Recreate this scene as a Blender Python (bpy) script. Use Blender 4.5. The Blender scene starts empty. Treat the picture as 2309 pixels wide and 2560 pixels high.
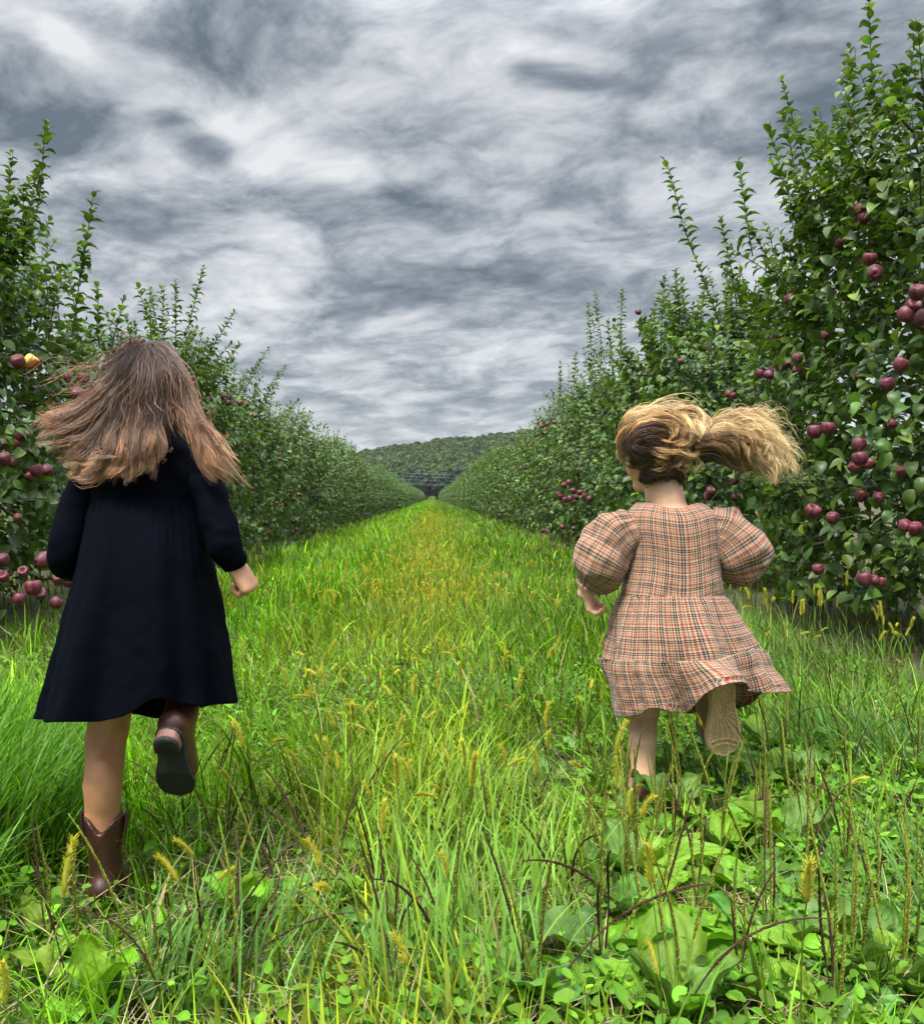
import bpy, math, random
import numpy as np
from mathutils import Vector, Matrix

scene = bpy.context.scene
col = scene.collection
F_PX, CX, CY, CAM_H = 2266.0, 1080.0, 1245.0, 0.85      # focal length and vanishing point of the photo, eye height

# ---------------------------------------------------------------- camera
cam_d = bpy.data.cameras.new("camera")
cam = bpy.data.objects.new("camera", cam_d)
col.objects.link(cam)
cam.location = (0, 0, CAM_H)
cam.rotation_euler = (math.pi / 2, 0, 0)
cam_d.sensor_fit = 'AUTO'
cam_d.sensor_width = 36.0
cam_d.lens = 36.0 * F_PX / 2560.0
cam_d.shift_x = (2309 / 2 - CX) / 2560.0
cam_d.shift_y = -(1280.0 - CY) / 2560.0
cam_d.clip_start = 0.05
cam_d.clip_end = 5000.0
scene.camera = cam

# ---------------------------------------------------------------- light, sky, exposure
SUN_ELEV, SUN_AZ = math.radians(62), math.radians(-35)
sun_d = bpy.data.lights.new("sun", 'SUN')
sun_d.energy = 2.9
sun_d.angle = math.radians(14)
sun_d.color = (1.0, 0.95, 0.86)
sun = bpy.data.objects.new("sun", sun_d)
col.objects.link(sun)
_sd = Vector((math.sin(SUN_AZ) * math.cos(SUN_ELEV), -math.cos(SUN_AZ) * math.cos(SUN_ELEV), math.sin(SUN_ELEV)))
sun.rotation_euler = _sd.to_track_quat('Z', 'Y').to_euler()
sun.location = _sd * 50

scene.view_settings.view_transform = 'Standard'
scene.view_settings.look = 'None'
scene.view_settings.exposure = 1.18
scene.view_settings.gamma = 1.0
scene.view_settings.use_curve_mapping = False
scene.cycles.max_bounces = 5
scene.cycles.diffuse_bounces = 2
scene.cycles.glossy_bounces = 2
scene.cycles.transmission_bounces = 3
scene.cycles.adaptive_threshold = 0.03


class NT:
    """small helper round a node tree"""
    def __init__(self, tree):
        self.t = tree
        self.n = tree.nodes
        self.l = tree.links

    def node(self, kind, **kw):
        nd = self.n.new(kind)
        for k, v in kw.items():
            setattr(nd, k, v)
        return nd

    def put(self, sock, v):
        if isinstance(v, bpy.types.NodeSocket):
            self.l.new(v, sock)
        elif v is not None:
            sock.default_value = v

    def math(self, op, a, b=None, c=None, clamp=False):
        nd = self.node('ShaderNodeMath', operation=op, use_clamp=clamp)
        self.put(nd.inputs[0], a)
        if b is not None:
            self.put(nd.inputs[1], b)
        if c is not None:
            self.put(nd.inputs[2], c)
        return nd.outputs[0]

    def smooth(self, x, lo, hi, a=0.0, b=1.0):
        nd = self.node('ShaderNodeMapRange', interpolation_type='SMOOTHSTEP')
        self.put(nd.inputs['Value'], x)
        self.put(nd.inputs['From Min'], lo); self.put(nd.inputs['From Max'], hi)
        self.put(nd.inputs['To Min'], a); self.put(nd.inputs['To Max'], b)
        return nd.outputs['Result']

    def noise(self, vec, scale, detail=4.0, rough=0.55, lac=2.0, dist=0.0, dim='3D', w=0.0):
        nd = self.node('ShaderNodeTexNoise', noise_dimensions=dim)
        self.put(nd.inputs['Vector'], vec)
        nd.inputs['Scale'].default_value = scale
        nd.inputs['Detail'].default_value = detail
        nd.inputs['Roughness'].default_value = rough
        nd.inputs['Lacunarity'].default_value = lac
        if dist:
            nd.inputs['Distortion'].default_value = dist
        return nd

    def ramp(self, fac, stops, interp='LINEAR'):
        nd = self.node('ShaderNodeValToRGB')
        cr = nd.color_ramp
        cr.interpolation = interp
        while len(cr.elements) < len(stops):
            cr.elements.new(0.5)
        for e, (p, c) in zip(cr.elements, stops):
            e.position = p
            e.color = (c[0], c[1], c[2], 1.0)
        self.put(nd.inputs['Fac'], fac)
        return nd.outputs['Color']

    def mix(self, fac, a, b, blend='MIX'):
        nd = self.node('ShaderNodeMix', data_type='RGBA', blend_type=blend)
        self.put(nd.inputs['Factor'], fac)
        self.put(nd.inputs[6], a if not isinstance(a, tuple) else (*a, 1.0)[:4])
        self.put(nd.inputs[7], b if not isinstance(b, tuple) else (*b, 1.0)[:4])
        return nd.outputs[2]

    def vmath(self, op, a, b=None, scale=None):
        nd = self.node('ShaderNodeVectorMath', operation=op)
        self.put(nd.inputs[0], a)
        if b is not None:
            self.put(nd.inputs[1], b)
        if scale is not None:
            self.put(nd.inputs['Scale'], scale)
        return nd.outputs['Value'] if op in ('LENGTH', 'DOT_PRODUCT', 'DISTANCE') else nd.outputs['Vector']

    def xyz(self, x, y, z):
        nd = self.node('ShaderNodeCombineXYZ')
        for s, v in zip(nd.inputs, (x, y, z)):
            self.put(s, v)
        return nd.outputs[0]


def build_world():
    w = bpy.data.worlds.new("World")
    scene.world = w
    w.use_nodes = True
    t = NT(w.node_tree)
    t.n.clear()
    out = t.node('ShaderNodeOutputWorld')
    tc = t.node('ShaderNodeTexCoord')
    d = tc.outputs['Generated']
    sp = t.node('ShaderNodeSeparateXYZ')
    t.put(sp.inputs[0], d)
    dx, dy, dz = sp.outputs
    # the cloud deck: a level sheet overhead, flattened a little towards the horizon
    zz = t.math('ADD', t.math('MAXIMUM', dz, 0.0), SKY['flat'])
    u = t.math('DIVIDE', dx, zz)
    v = t.math('DIVIDE', dy, zz)
    base = t.xyz(u, v, 0.0)
    # wind shear: stretch the sheet along a slanting direction
    ang = math.radians(SKY['ang'])
    a = t.math('ADD', t.math('MULTIPLY', u, math.cos(ang)), t.math('MULTIPLY', v, math.sin(ang)))
    b = t.math('ADD', t.math('MULTIPLY', u, -math.sin(ang)), t.math('MULTIPLY', v, math.cos(ang)))
    warp = t.noise(base, 2.0, 2.0, 0.55, dim='2D').outputs['Color']
    wv = t.vmath('SCALE', t.vmath('SUBTRACT', warp, (0.5, 0.5, 0.5)), scale=SKY['warp'])
    sheet = t.vmath('ADD', t.xyz(t.math('MULTIPLY', a, 0.86), b, 0.0), t.vmath('ADD', wv, (SKY['seed'], 1.7, 0.0)))
    big = t.noise(sheet, SKY['s1'], 1.0, 0.5, dim='2D').outputs['Fac']
    mid = t.noise(sheet, SKY['s2'], 8.0, 0.66, dim='2D').outputs['Fac']
    c = t.math('ADD', t.math('MULTIPLY', big, 0.36), t.math('MULTIPLY', mid, 0.64))
    # creased undersides: the folds of the deck have a sharp dark side
    fold = t.noise(t.vmath('ADD', t.xyz(t.math('MULTIPLY', a, 0.75), b, 0.0), t.vmath('ADD', wv, (9.1, 4.3, 0.0))), SKY['s3'], 5.0, 0.55, dim='2D').outputs['Fac']
    crease = t.math('ABSOLUTE', t.math('SUBTRACT', fold, 0.5))
    c = t.math('ADD', c, t.math('MULTIPLY', t.math('SUBTRACT', t.math('MINIMUM', crease, 0.16), 0.085), 0.80))
    # the large banks of this sky: bright rifts and dark shelves, each a soft ridge on the sheet
    def px_dir(px, py):
        x, z = (px - CX) / F_PX, -(py - CY) / F_PX
        n = math.sqrt(x * x + 1 + z * z)
        return Vector((x / n / (z / n + SKY['flat']), 1 / n / (z / n + SKY['flat'])))
    ps = t.node('ShaderNodeSeparateXYZ')
    t.put(ps.inputs[0], warp)
    pu = t.math('ADD', u, t.math('MULTIPLY', t.math('SUBTRACT', ps.outputs[0], 0.5), 0.28))
    pv = t.math('ADD', v, t.math('MULTIPLY', t.math('SUBTRACT', ps.outputs[1], 0.5), 0.28))
    for (x0, y0, x1, y1, wid, amt) in SKY['banks']:
        A, B = px_dir(x0, y0), px_dir(x1, y1)
        ab = B - A
        L2 = ab.length_squared
        qx = t.math('SUBTRACT', pu, A.x); qy = t.math('SUBTRACT', pv, A.y)
        tt = t.math('DIVIDE', t.math('ADD', t.math('MULTIPLY', qx, ab.x), t.math('MULTIPLY', qy, ab.y)), L2, clamp=True)
        ex = t.math('SUBTRACT', qx, t.math('MULTIPLY', tt, ab.x))
        ey = t.math('SUBTRACT', qy, t.math('MULTIPLY', tt, ab.y))
        dist = t.math('SQRT', t.math('ADD', t.math('MULTIPLY', ex, ex), t.math('MULTIPLY', ey, ey)))
        c = t.math('ADD', c, t.math('MULTIPLY', t.smooth(dist, 0.0, wid, 1.0, 0.0), amt))
    c = t.math('ADD', t.math('MULTIPLY', t.math('SUBTRACT', c, 0.5), 1.12), 0.5)
    cloud = t.ramp(c, SKY['ramp'])
    # overhead cloud above the view boosted to light the ground, paler air near the horizon
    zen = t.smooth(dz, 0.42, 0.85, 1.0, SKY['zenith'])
    hor = t.smooth(dz, 0.0, 0.16, 1.0, 0.0)
    cloud = t.mix(t.math('MULTIPLY', hor, 0.35), cloud, (0.56, 0.60, 0.63))
    below = t.smooth(dz, -0.05, 0.0, 0.0, 1.0)
    cloud = t.mix(below, (0.05, 0.07, 0.03), cloud)
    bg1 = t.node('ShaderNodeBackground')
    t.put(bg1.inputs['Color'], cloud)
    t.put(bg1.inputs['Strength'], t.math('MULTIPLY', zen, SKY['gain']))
    sky = t.node('ShaderNodeTexSky', sky_type='NISHITA', sun_disc=False)
    sky.sun_elevation = SUN_ELEV
    sky.sun_rotation = math.pi - SUN_AZ
    bg2 = t.node('ShaderNodeBackground')
    t.put(bg2.inputs['Color'], sky.outputs[0])
    bg2.inputs['Strength'].default_value = 0.05
    mx = t.node('ShaderNodeMixShader')
    mx.inputs[0].default_value = 0.92          # the deck covers nearly all of the blue
    t.l.new(bg2.outputs[0], mx.inputs[1])
    t.l.new(bg1.outputs[0], mx.inputs[2])
    t.l.new(mx.outputs[0], out.inputs['Surface'])


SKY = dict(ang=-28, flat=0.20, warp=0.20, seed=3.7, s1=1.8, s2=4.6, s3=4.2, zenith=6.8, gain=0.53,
           ramp=[(0.24, (0.115, 0.145, 0.175)), (0.37, (0.225, 0.258, 0.295)), (0.47, (0.35, 0.38, 0.415)), (0.57, (0.50, 0.525, 0.555)), (0.76, (0.72, 0.735, 0.75))],
           banks=[(-60, 10, 120, 110, 0.10, 0.13), (120, 110, 270, 200, 0.09, 0.14), (430, 190, 570, 280, 0.11, 0.13), (570, 280, 800, 420, 0.12, 0.13), (790, 420, 1000, 420, 0.14, 0.08),
                  (150, 320, 420, 300, 0.16, -0.12), (290, 230, 430, 250, 0.10, -0.10), (430, 255, 570, 345, 0.085, -0.13), (560, 340, 750, 465, 0.075, -0.14), (-20, 140, 150, 200, 0.10, -0.12),
                  (560, 50, 900, 130, 0.16, -0.07), (1290, 165, 1440, 140, 0.06, 0.16), (1600, 310, 1720, 260, 0.08, 0.16), (1340, 220, 1500, 225, 0.07, -0.17),
                  (1800, 200, 2150, 120, 0.30, -0.04), (950, 330, 1250, 280, 0.22, 0.07), (950, 490, 1150, 550, 0.09, -0.13),
                  (850, 760, 1350, 700, 0.20, -0.10), (300, 560, 800, 560, 0.18, -0.09), (700, 660, 1500, 640, 0.2, 0.06)])
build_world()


# ---------------------------------------------------------------- helpers
def P(px, py, Y):
    """the world point at depth Y seen at a pixel of the photo"""
    return np.array([(px - CX) * Y / F_PX, Y, CAM_H - (py - CY) * Y / F_PX])


def new_mesh(name, V, faces, mat, parent=None, colr=None, uv=None, smooth=True, mat_idx=None, loc=None):
    """faces: list of (n,k) int arrays; colr: per-vertex rgb; uv: per-vertex"""
    me = bpy.data.meshes.new(name)
    V = np.ascontiguousarray(V, dtype=np.float32)
    faces = [np.asarray(f, dtype=np.int32) for f in faces if len(f)]
    me.vertices.add(len(V))
    me.vertices.foreach_set("co", V.ravel())
    loops = np.concatenate([f.ravel() for f in faces])
    tot = np.concatenate([np.full(len(f), f.shape[1], np.int32) for f in faces])
    start = np.concatenate([[0], np.cumsum(tot)[:-1]]).astype(np.int32)
    me.loops.add(len(loops))
    me.loops.foreach_set("vertex_index", loops)
    me.polygons.add(len(tot))
    me.polygons.foreach_set("loop_start", start)
    me.polygons.foreach_set("loop_total", tot)
    if mat_idx is not None:
        me.polygons.foreach_set("material_index", np.asarray(mat_idx, np.int32))
    me.update(calc_edges=True)
    me.polygons.foreach_set("use_smooth", np.full(len(tot), smooth, dtype=bool))
    if colr is not None:
        at = me.color_attributes.new("Col", 'FLOAT_COLOR', 'POINT')
        c4 = np.ones((len(V), 4), np.float32)
        c4[:, :3] = colr
        at.data.foreach_set("color", c4.ravel())
    if uv is not None:
        ul = me.uv_layers.new(name="UVMap")
        ul.data.foreach_set("uv", np.asarray(uv, np.float32)[loops].ravel())
    for m in (mat if isinstance(mat, (list, tuple)) else [mat]):
        me.materials.append(m)
    o = bpy.data.objects.new(name, me)
    col.objects.link(o)
    if parent is not None:
        o.parent = parent
    if loc is not None:
        o.location = loc
    return o


def empty(name, loc=(0, 0, 0), rz=0.0):
    o = bpy.data.objects.new(name, None)
    o.empty_display_size = 0.1
    o.location = loc
    o.rotation_euler = (0, 0, rz)
    col.objects.link(o)
    return o


def tag(o, label=None, cat=None, group=None, kind=None):
    for k, v in (('label', label), ('category', cat), ('group', group), ('kind', kind)):
        if v:
            o[k] = v
    return o


class Geo:
    """collects pieces of geometry for one mesh"""
    def __init__(self):
        self.V, self.F, self.C, self.U, self.n = [], {3: [], 4: []}, [], [], 0

    def add(self, V, faces, c=(1, 1, 1), uv=None):
        V = np.asarray(V, np.float32).reshape(-1, 3)
        for f in faces:
            f = np.asarray(f, np.int32)
            if len(f):
                self.F.setdefault(f.shape[1], []).append(f + self.n)
        cc = np.asarray(c, np.float32)
        self.C.append(np.broadcast_to(cc, (len(V), 3)) if cc.ndim == 1 else cc.reshape(-1, 3))
        self.U.append(np.zeros((len(V), 2), np.float32) if uv is None else np.asarray(uv, np.float32).reshape(-1, 2))
        self.V.append(V)
        self.n += len(V)
        return self

    def build(self, name, mat, parent=None, smooth=True, loc=None, uv=False):
        fl = [np.concatenate(v) for v in self.F.values() if v]
        return new_mesh(name, np.concatenate(self.V), fl, mat, parent, np.concatenate(self.C), np.concatenate(self.U) if uv else None, smooth, loc=loc)


def norm(v):
    return v / np.maximum(np.linalg.norm(v, axis=-1, keepdims=True), 1e-9)


def grid_faces(m, n, wrap=False):
    """quads of an m x n vertex grid (rows x columns); wrap closes the columns"""
    i = np.arange(m - 1)[:, None]
    j = np.arange(n if wrap else n - 1)[None, :]
    j2 = (j + 1) % n
    return np.stack([i * n + j, i * n + j2, (i + 1) * n + j2, (i + 1) * n + j], -1).reshape(-1, 4)


def tubes(S, R, k=3, col_t=None):
    """S (N,M,3) polylines, R (N,M) radii -> verts, quads (k-sided tubes)"""
    S = np.asarray(S, np.float32)
    N, M, _ = S.shape
    T = norm(np.gradient(S, axis=1))
    ref = np.where(np.abs(T[..., 2:3]) > 0.9, np.array([1.0, 0, 0]), np.array([0, 0, 1.0]))
    A = norm(np.cross(T, ref))
    B = np.cross(T, A)
    th = np.arange(k) / k * 2 * math.pi
    V = S[:, :, None, :] + R[:, :, None, None] * (np.cos(th)[None, None, :, None] * A[:, :, None, :] + np.sin(th)[None, None, :, None] * B[:, :, None, :])
    base = grid_faces(M, k, True)
    Fq = (base[None] + (np.arange(N) * M * k)[:, None, None]).reshape(-1, 4)
    return V.reshape(-1, 3), Fq


def catmull(pts, m):
    p = np.asarray(pts, float)
    p = np.vstack([2 * p[0] - p[1], p, 2 * p[-1] - p[-2]])
    n = len(p) - 3
    t = np.linspace(0, n, m)
    i = np.minimum(t.astype(int), n - 1)
    f = (t - i)[:, None]
    a, b, c, d = p[i], p[i + 1], p[i + 2], p[i + 3]
    return 0.5 * (2 * b + (c - a) * f + (2 * a - 5 * b + 4 * c - d) * f ** 2 + (3 * b - a - 3 * c + d) * f ** 3)


def vnoise(p, seed=0):
    """smooth value noise, p (N,3) -> 0..1"""
    p = np.asarray(p, float)
    i = np.floor(p).astype(np.int64)
    f = p - i
    f = f * f * (3 - 2 * f)
    def h(a):
        x = (a[..., 0] * 374761393 + a[..., 1] * 668265263 + a[..., 2] * 2147483647 + seed * 1013904223) & 0xFFFFFFFF
        x = ((x ^ (x >> 13)) * 1274126177) & 0xFFFFFFFF
        x = x ^ (x >> 16)
        return (x & 0xFFFF) / 65535.0
    r = 0
    for a in (0, 1):
        for b in (0, 1):
            for c in (0, 1):
                w = (f[..., 0] if a else 1 - f[..., 0]) * (f[..., 1] if b else 1 - f[..., 1]) * (f[..., 2] if c else 1 - f[..., 2])
                r = r + w * h(i + np.array([a, b, c]))
    return r


# ---------------------------------------------------------------- materials
def mat_new(name):
    m = bpy.data.materials.new(name)
    m.use_nodes = True
    t = NT(m.node_tree)
    t.n.clear()
    out = t.node('ShaderNodeOutputMaterial')
    bs = t.node('ShaderNodeBsdfPrincipled')
    t.l.new(bs.outputs[0], out.inputs['Surface'])
    return m, t, bs, out


def attr_col(t):
    a = t.node('ShaderNodeAttribute', attribute_name='Col')
    return a.outputs['Color']


def leaf_mat(name, rough=0.42, trans=0.30, back=(1.0, 1.0, 1.0), tint=(1.25, 1.35, 0.45), spec=0.5, bump=0.0, bscale=120):
    """green leaf: glossy face, paler back, light shining through"""
    m, t, bs, out = mat_new(name)
    c = attr_col(t)
    g = t.node('ShaderNodeNewGeometry')
    nz = t.noise(t.node('ShaderNodeTexCoord').outputs['Object'], bscale * 0.25, 3.0)
    c = t.mix(0.55, c, t.mix(1.0, c, t.ramp(nz.outputs['Fac'], [(0.3, (0.6, 0.62, 0.6)), (0.7, (1.35, 1.35, 1.3))]), 'MULTIPLY'))
    cb = t.mix(g.outputs['Backfacing'], c, t.mix(1.0, c, back, 'MULTIPLY'))
    t.put(bs.inputs['Base Color'], cb)
    bs.inputs['Roughness'].default_value = rough
    bs.inputs['Specular IOR Level'].default_value = spec
    if bump:
        b = t.node('ShaderNodeBump')
        b.inputs['Strength'].default_value = bump
        b.inputs['Distance'].default_value = 0.004
        n2 = t.noise(t.node('ShaderNodeTexCoord').outputs['Object'], bscale, 2.0)
        t.put(b.inputs['Height'], n2.outputs['Fac'])
        t.l.new(b.outputs[0], bs.inputs['Normal'])
    tr = t.node('ShaderNodeBsdfTranslucent')
    t.put(tr.inputs['Color'], t.mix(1.0, c, tint, 'MULTIPLY'))
    mx = t.node('ShaderNodeMixShader')
    mx.inputs[0].default_value = trans
    t.l.new(bs.outputs[0], mx.inputs[1])
    t.l.new(tr.outputs[0], mx.inputs[2])
    t.l.new(mx.outputs[0], out.inputs['Surface'])
    return m


def plain_mat(name, rough=0.6, spec=0.4, nscale=60, namt=0.5, bump=0.3, bdist=0.003, sheen=0.0, coat=0.0, sss=0.0):
    """attribute-coloured solid with fine mottling and bump"""
    m, t, bs, out = mat_new(name)
    c = attr_col(t)
    oc = t.node('ShaderNodeTexCoord').outputs['Object']
    nz = t.noise(oc, nscale, 5.0, 0.6)
    c = t.mix(namt, c, t.mix(1.0, c, t.ramp(nz.outputs['Fac'], [(0.3, (0.45, 0.45, 0.45)), (0.7, (1.5, 1.5, 1.5))]), 'MULTIPLY'))
    t.put(bs.inputs['Base Color'], c)
    bs.inputs['Roughness'].default_value = rough
    bs.inputs['Specular IOR Level'].default_value = spec
    bs.inputs['Sheen Weight'].default_value = sheen
    bs.inputs['Coat Weight'].default_value = coat
    if sss:
        bs.inputs['Subsurface Weight'].default_value = sss
        bs.inputs['Subsurface Radius'].default_value = (0.012, 0.004, 0.002)
        bs.inputs['Subsurface Scale'].default_value = 0.5
    if bump:
        b = t.node('ShaderNodeBump')
        b.inputs['Strength'].default_value = bump
        b.inputs['Distance'].default_value = bdist
        t.put(b.inputs['Height'], nz.outputs['Fac'])
        t.l.new(b.outputs[0], bs.inputs['Normal'])
    return m
# ================================================================= ground, hills, far wood
RNG = np.random.default_rng(7)

def hill_h(x, y):
    r = np.clip((y - 300) / 330.0, 0, 1)
    r = r * r * (3 - 2 * r)
    crest = 27.0 + 6.5 * np.tanh((x - 5) / 70.0) - 3.0 * np.exp(-((x + 25) / 30.0) ** 2) + 2.0 * np.sin(x / 37.0 + y / 90.0)
    shoulder = 3.2 * np.sin(y / 44.0 + x / 55.0) + 2.2 * np.sin(x / 21.0 - y / 63.0)
    back = 1 - 0.25 * np.clip((y - 640) / 250.0, 0, 1)
    return r * (crest * back + shoulder * np.clip((y - 300) / 120, 0, 1))


def build_ground():
    m, t, bs, out = mat_new("meadow_soil")
    oc = t.node('ShaderNodeTexCoord').outputs['Object']
    n1 = t.noise(oc, 14.0, 6.0, 0.65).outputs['Fac']
    n2 = t.noise(oc, 1.3, 4.0).outputs['Fac']
    sp = t.node('ShaderNodeSeparateXYZ'); t.put(sp.inputs[0], oc)
    g = t.ramp(n1, [(0.3, (0.018, 0.030, 0.006)), (0.55, (0.055, 0.10, 0.014)), (0.75, (0.11, 0.16, 0.03))])
    soil = t.ramp(n1, [(0.3, (0.028, 0.018, 0.010)), (0.6, (0.075, 0.052, 0.030)), (0.75, (0.15, 0.115, 0.07))])
    ax = t.math('ABSOLUTE', t.math('SUBTRACT', sp.outputs[0], 0.0))
    edge = t.smooth(t.math('ADD', ax, t.math('MULTIPLY', t.math('SUBTRACT', n2, 0.5), 0.9)), 2.0, 2.5, 0.0, 1.0)
    inrow = t.smooth(sp.outputs[1], 270.0, 276.0, 1.0, 0.0)
    c = t.mix(t.math('MULTIPLY', t.math('MULTIPLY', edge, inrow), 0.8), g, soil)
    far = t.math('MULTIPLY', t.smooth(sp.outputs[1], 268.0, 276.0, 0.0, 1.0), t.smooth(ax, 10.0, 18.0, 1.0, 0.0))
    c = t.mix(far, c, t.ramp(n2, [(0.35, (0.11, 0.12, 0.03)), (0.65, (0.20, 0.17, 0.06))]))
    t.put(bs.inputs['Base Color'], c)
    bs.inputs['Roughness'].default_value = 0.95
    b = t.node('ShaderNodeBump'); b.inputs['Strength'].default_value = 0.8; b.inputs['Distance'].default_value = 0.03
    t.put(b.inputs['Height'], n1); t.l.new(b.outputs[0], bs.inputs['Normal'])
    xs = np.concatenate([[-1600, -600, -200, -60, -20], np.linspace(-8, 8, 65), [20, 60, 200, 600, 1600]])
    ys = np.concatenate([[-300, -60, -10], np.linspace(-4, 12, 65), np.linspace(13, 60, 40), [80, 110, 150, 220, 400, 900, 2200]])
    X, Y = np.meshgrid(xs, ys)
    p = np.stack([X * 2.0, Y * 2.0, np.zeros_like(X)], -1).reshape(-1, 3)
    Z = (vnoise(p) - 0.5) * 0.035 * np.clip(1.5 - np.abs(X.ravel()) / 12, 0, 1)
    V = np.stack([X.ravel(), Y.ravel(), Z], -1)
    tag(new_mesh("ground", V, [grid_faces(len(ys), len(xs))], m), kind='structure')


def build_hills():
    m, t, bs, out = mat_new("hill_floor")
    n = t.noise(t.node('ShaderNodeTexCoord').outputs['Object'], 0.2, 4.0).outputs['Fac']
    t.put(bs.inputs['Base Color'], t.ramp(n, [(0.3, (0.012, 0.022, 0.010)), (0.7, (0.03, 0.05, 0.016))]))
    bs.inputs['Roughness'].default_value = 1.0
    xs = np.linspace(-700, 700, 120); ys = np.linspace(270, 1100, 90)
    X, Y = np.meshgrid(xs, ys)
    V = np.stack([X.ravel(), Y.ravel(), hill_h(X, Y).ravel() - 0.3], -1)
    tag(new_mesh("hills", V, [grid_faces(90, 120)], m), kind='structure')
    # the wood that covers them: one closed mass of crowns nobody could count
    rng = np.random.default_rng(21)
    pts = []
    for y in np.arange(286, 700, 6.6):
        w = 0.80 * y
        x = np.arange(-w, w, 6.8)
        x = x + rng.uniform(-2.6, 2.6, len(x))
        yy = y + rng.uniform(-2.6, 2.6, len(x))
        pts.append(np.stack([x, yy], -1))
    pts = np.concatenate(pts)
    seen = (pts[:, 0] / pts[:, 1] > -0.20) & (pts[:, 0] / pts[:, 1] < 0.15)
    pts = pts[seen | ((rng.random(len(pts)) < 0.30) & (pts[:, 1] < 520))]
    seen = (pts[:, 0] / pts[:, 1] > -0.20) & (pts[:, 0] / pts[:, 1] < 0.15)
    g = Geo()
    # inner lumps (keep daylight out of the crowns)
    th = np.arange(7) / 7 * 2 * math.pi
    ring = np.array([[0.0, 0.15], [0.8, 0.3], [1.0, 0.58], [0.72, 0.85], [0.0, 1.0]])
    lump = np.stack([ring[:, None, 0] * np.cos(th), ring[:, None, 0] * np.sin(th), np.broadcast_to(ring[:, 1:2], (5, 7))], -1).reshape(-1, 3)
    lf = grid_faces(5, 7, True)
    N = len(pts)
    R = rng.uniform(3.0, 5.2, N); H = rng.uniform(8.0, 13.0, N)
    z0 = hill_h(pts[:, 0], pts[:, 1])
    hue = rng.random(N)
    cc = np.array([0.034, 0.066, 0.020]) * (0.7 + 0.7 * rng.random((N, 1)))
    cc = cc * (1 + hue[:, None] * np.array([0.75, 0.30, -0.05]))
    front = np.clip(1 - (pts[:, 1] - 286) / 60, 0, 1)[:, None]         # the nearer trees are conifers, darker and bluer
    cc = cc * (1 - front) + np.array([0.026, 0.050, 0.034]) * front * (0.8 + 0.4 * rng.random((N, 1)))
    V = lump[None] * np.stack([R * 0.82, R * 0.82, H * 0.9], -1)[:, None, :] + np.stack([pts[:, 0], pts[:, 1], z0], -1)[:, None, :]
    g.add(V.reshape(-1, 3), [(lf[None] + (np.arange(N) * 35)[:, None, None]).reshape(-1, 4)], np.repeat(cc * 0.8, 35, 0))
    # leaf sprays over every crown
    for vis, k, sz in ((True, 150, 0.95), (False, 40, 1.5)):
        I = np.where(seen == vis)[0]
        n = len(I)
        d = norm(rng.normal(size=(n, k, 3)))
        d[..., 2] = np.abs(d[..., 2]) * 1.0 - 0.25
        lumps = 0.80 + 0.34 * vnoise((d * 1.9 + I[:, None, None] * 7.3).reshape(-1, 3)).reshape(n, k)
        c = np.stack([d[..., 0] * R[I, None] * lumps, d[..., 1] * R[I, None] * lumps, H[I, None] * (0.56 + 0.44 * d[..., 2] * lumps)], -1)
        c = c + np.stack([pts[I, 0], pts[I, 1], z0[I]], -1)[:, None, :]
        nn = norm(d + rng.normal(size=d.shape) * 0.55)
        a = norm(np.cross(nn, rng.normal(size=d.shape)))
        b = np.cross(nn, a)
        s = (sz * rng.uniform(0.6, 1.3, (n, k)))[..., None]
        q = np.stack([c - a * s, c - b * s * 0.7, c + a * s, c + b * s * 0.7], 2)
        M = n * k
        cv = cc[I][:, None, :] * (0.65 + 0.8 * rng.random((n, k, 1)))
        g.add(q.reshape(-1, 3), [np.arange(M * 4).reshape(-1, 4)], np.repeat(cv.reshape(-1, 3), 4, 0))
    m2 = leaf_mat("wood_foliage", rough=0.7, trans=0.12, spec=0.15)
    tag(g.build("forest", m2, smooth=False), label="dense green wood covering the hill beyond the end of the grass lane", cat="forest", kind='stuff')


def build_cables():
    m, t, bs, out = mat_new("cable_metal")
    n = t.noise(t.node('ShaderNodeTexCoord').outputs['Object'], 0.5).outputs['Fac']
    t.put(bs.inputs['Base Color'], t.ramp(n, [(0.3, (0.35, 0.37, 0.4)), (0.7, (0.5, 0.52, 0.55))]))
    bs.inputs['Metallic'].default_value = 0.6
    bs.inputs['Roughness'].default_value = 0.45
    names = ["uppermost of the pale power cables strung in front of the dark wood", "second power cable from the top, pale against the dark wood",
             "third power cable from the top, pale against the dark wood", "fourth power cable from the top, sagging before the dark wood",
             "lowest power cable strung across the dark wood at the lane end"]
    Y = 272.0
    for k, (yl, yr) in enumerate([(1172, 1191), (1179, 1199), (1188, 1207), (1197, 1215), (1202, 1217)]):
        yy = Y + 0.7 * k
        a, b = P(560, yl - 16, yy), P(1640, yr + 4, yy)
        tt = np.linspace(0, 1, 40)
        S = a + (b - a) * tt[:, None]
        S[:, 2] -= 2.6 * 4 * tt * (1 - tt) * 0.5
        V, Fq = tubes(S[None], np.full((1, 40), 0.012), 5)
        o = new_mesh("power_cable", V, [Fq], m)
        tag(o, names[k], "power cable", "power cables in front of the wood")


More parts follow.
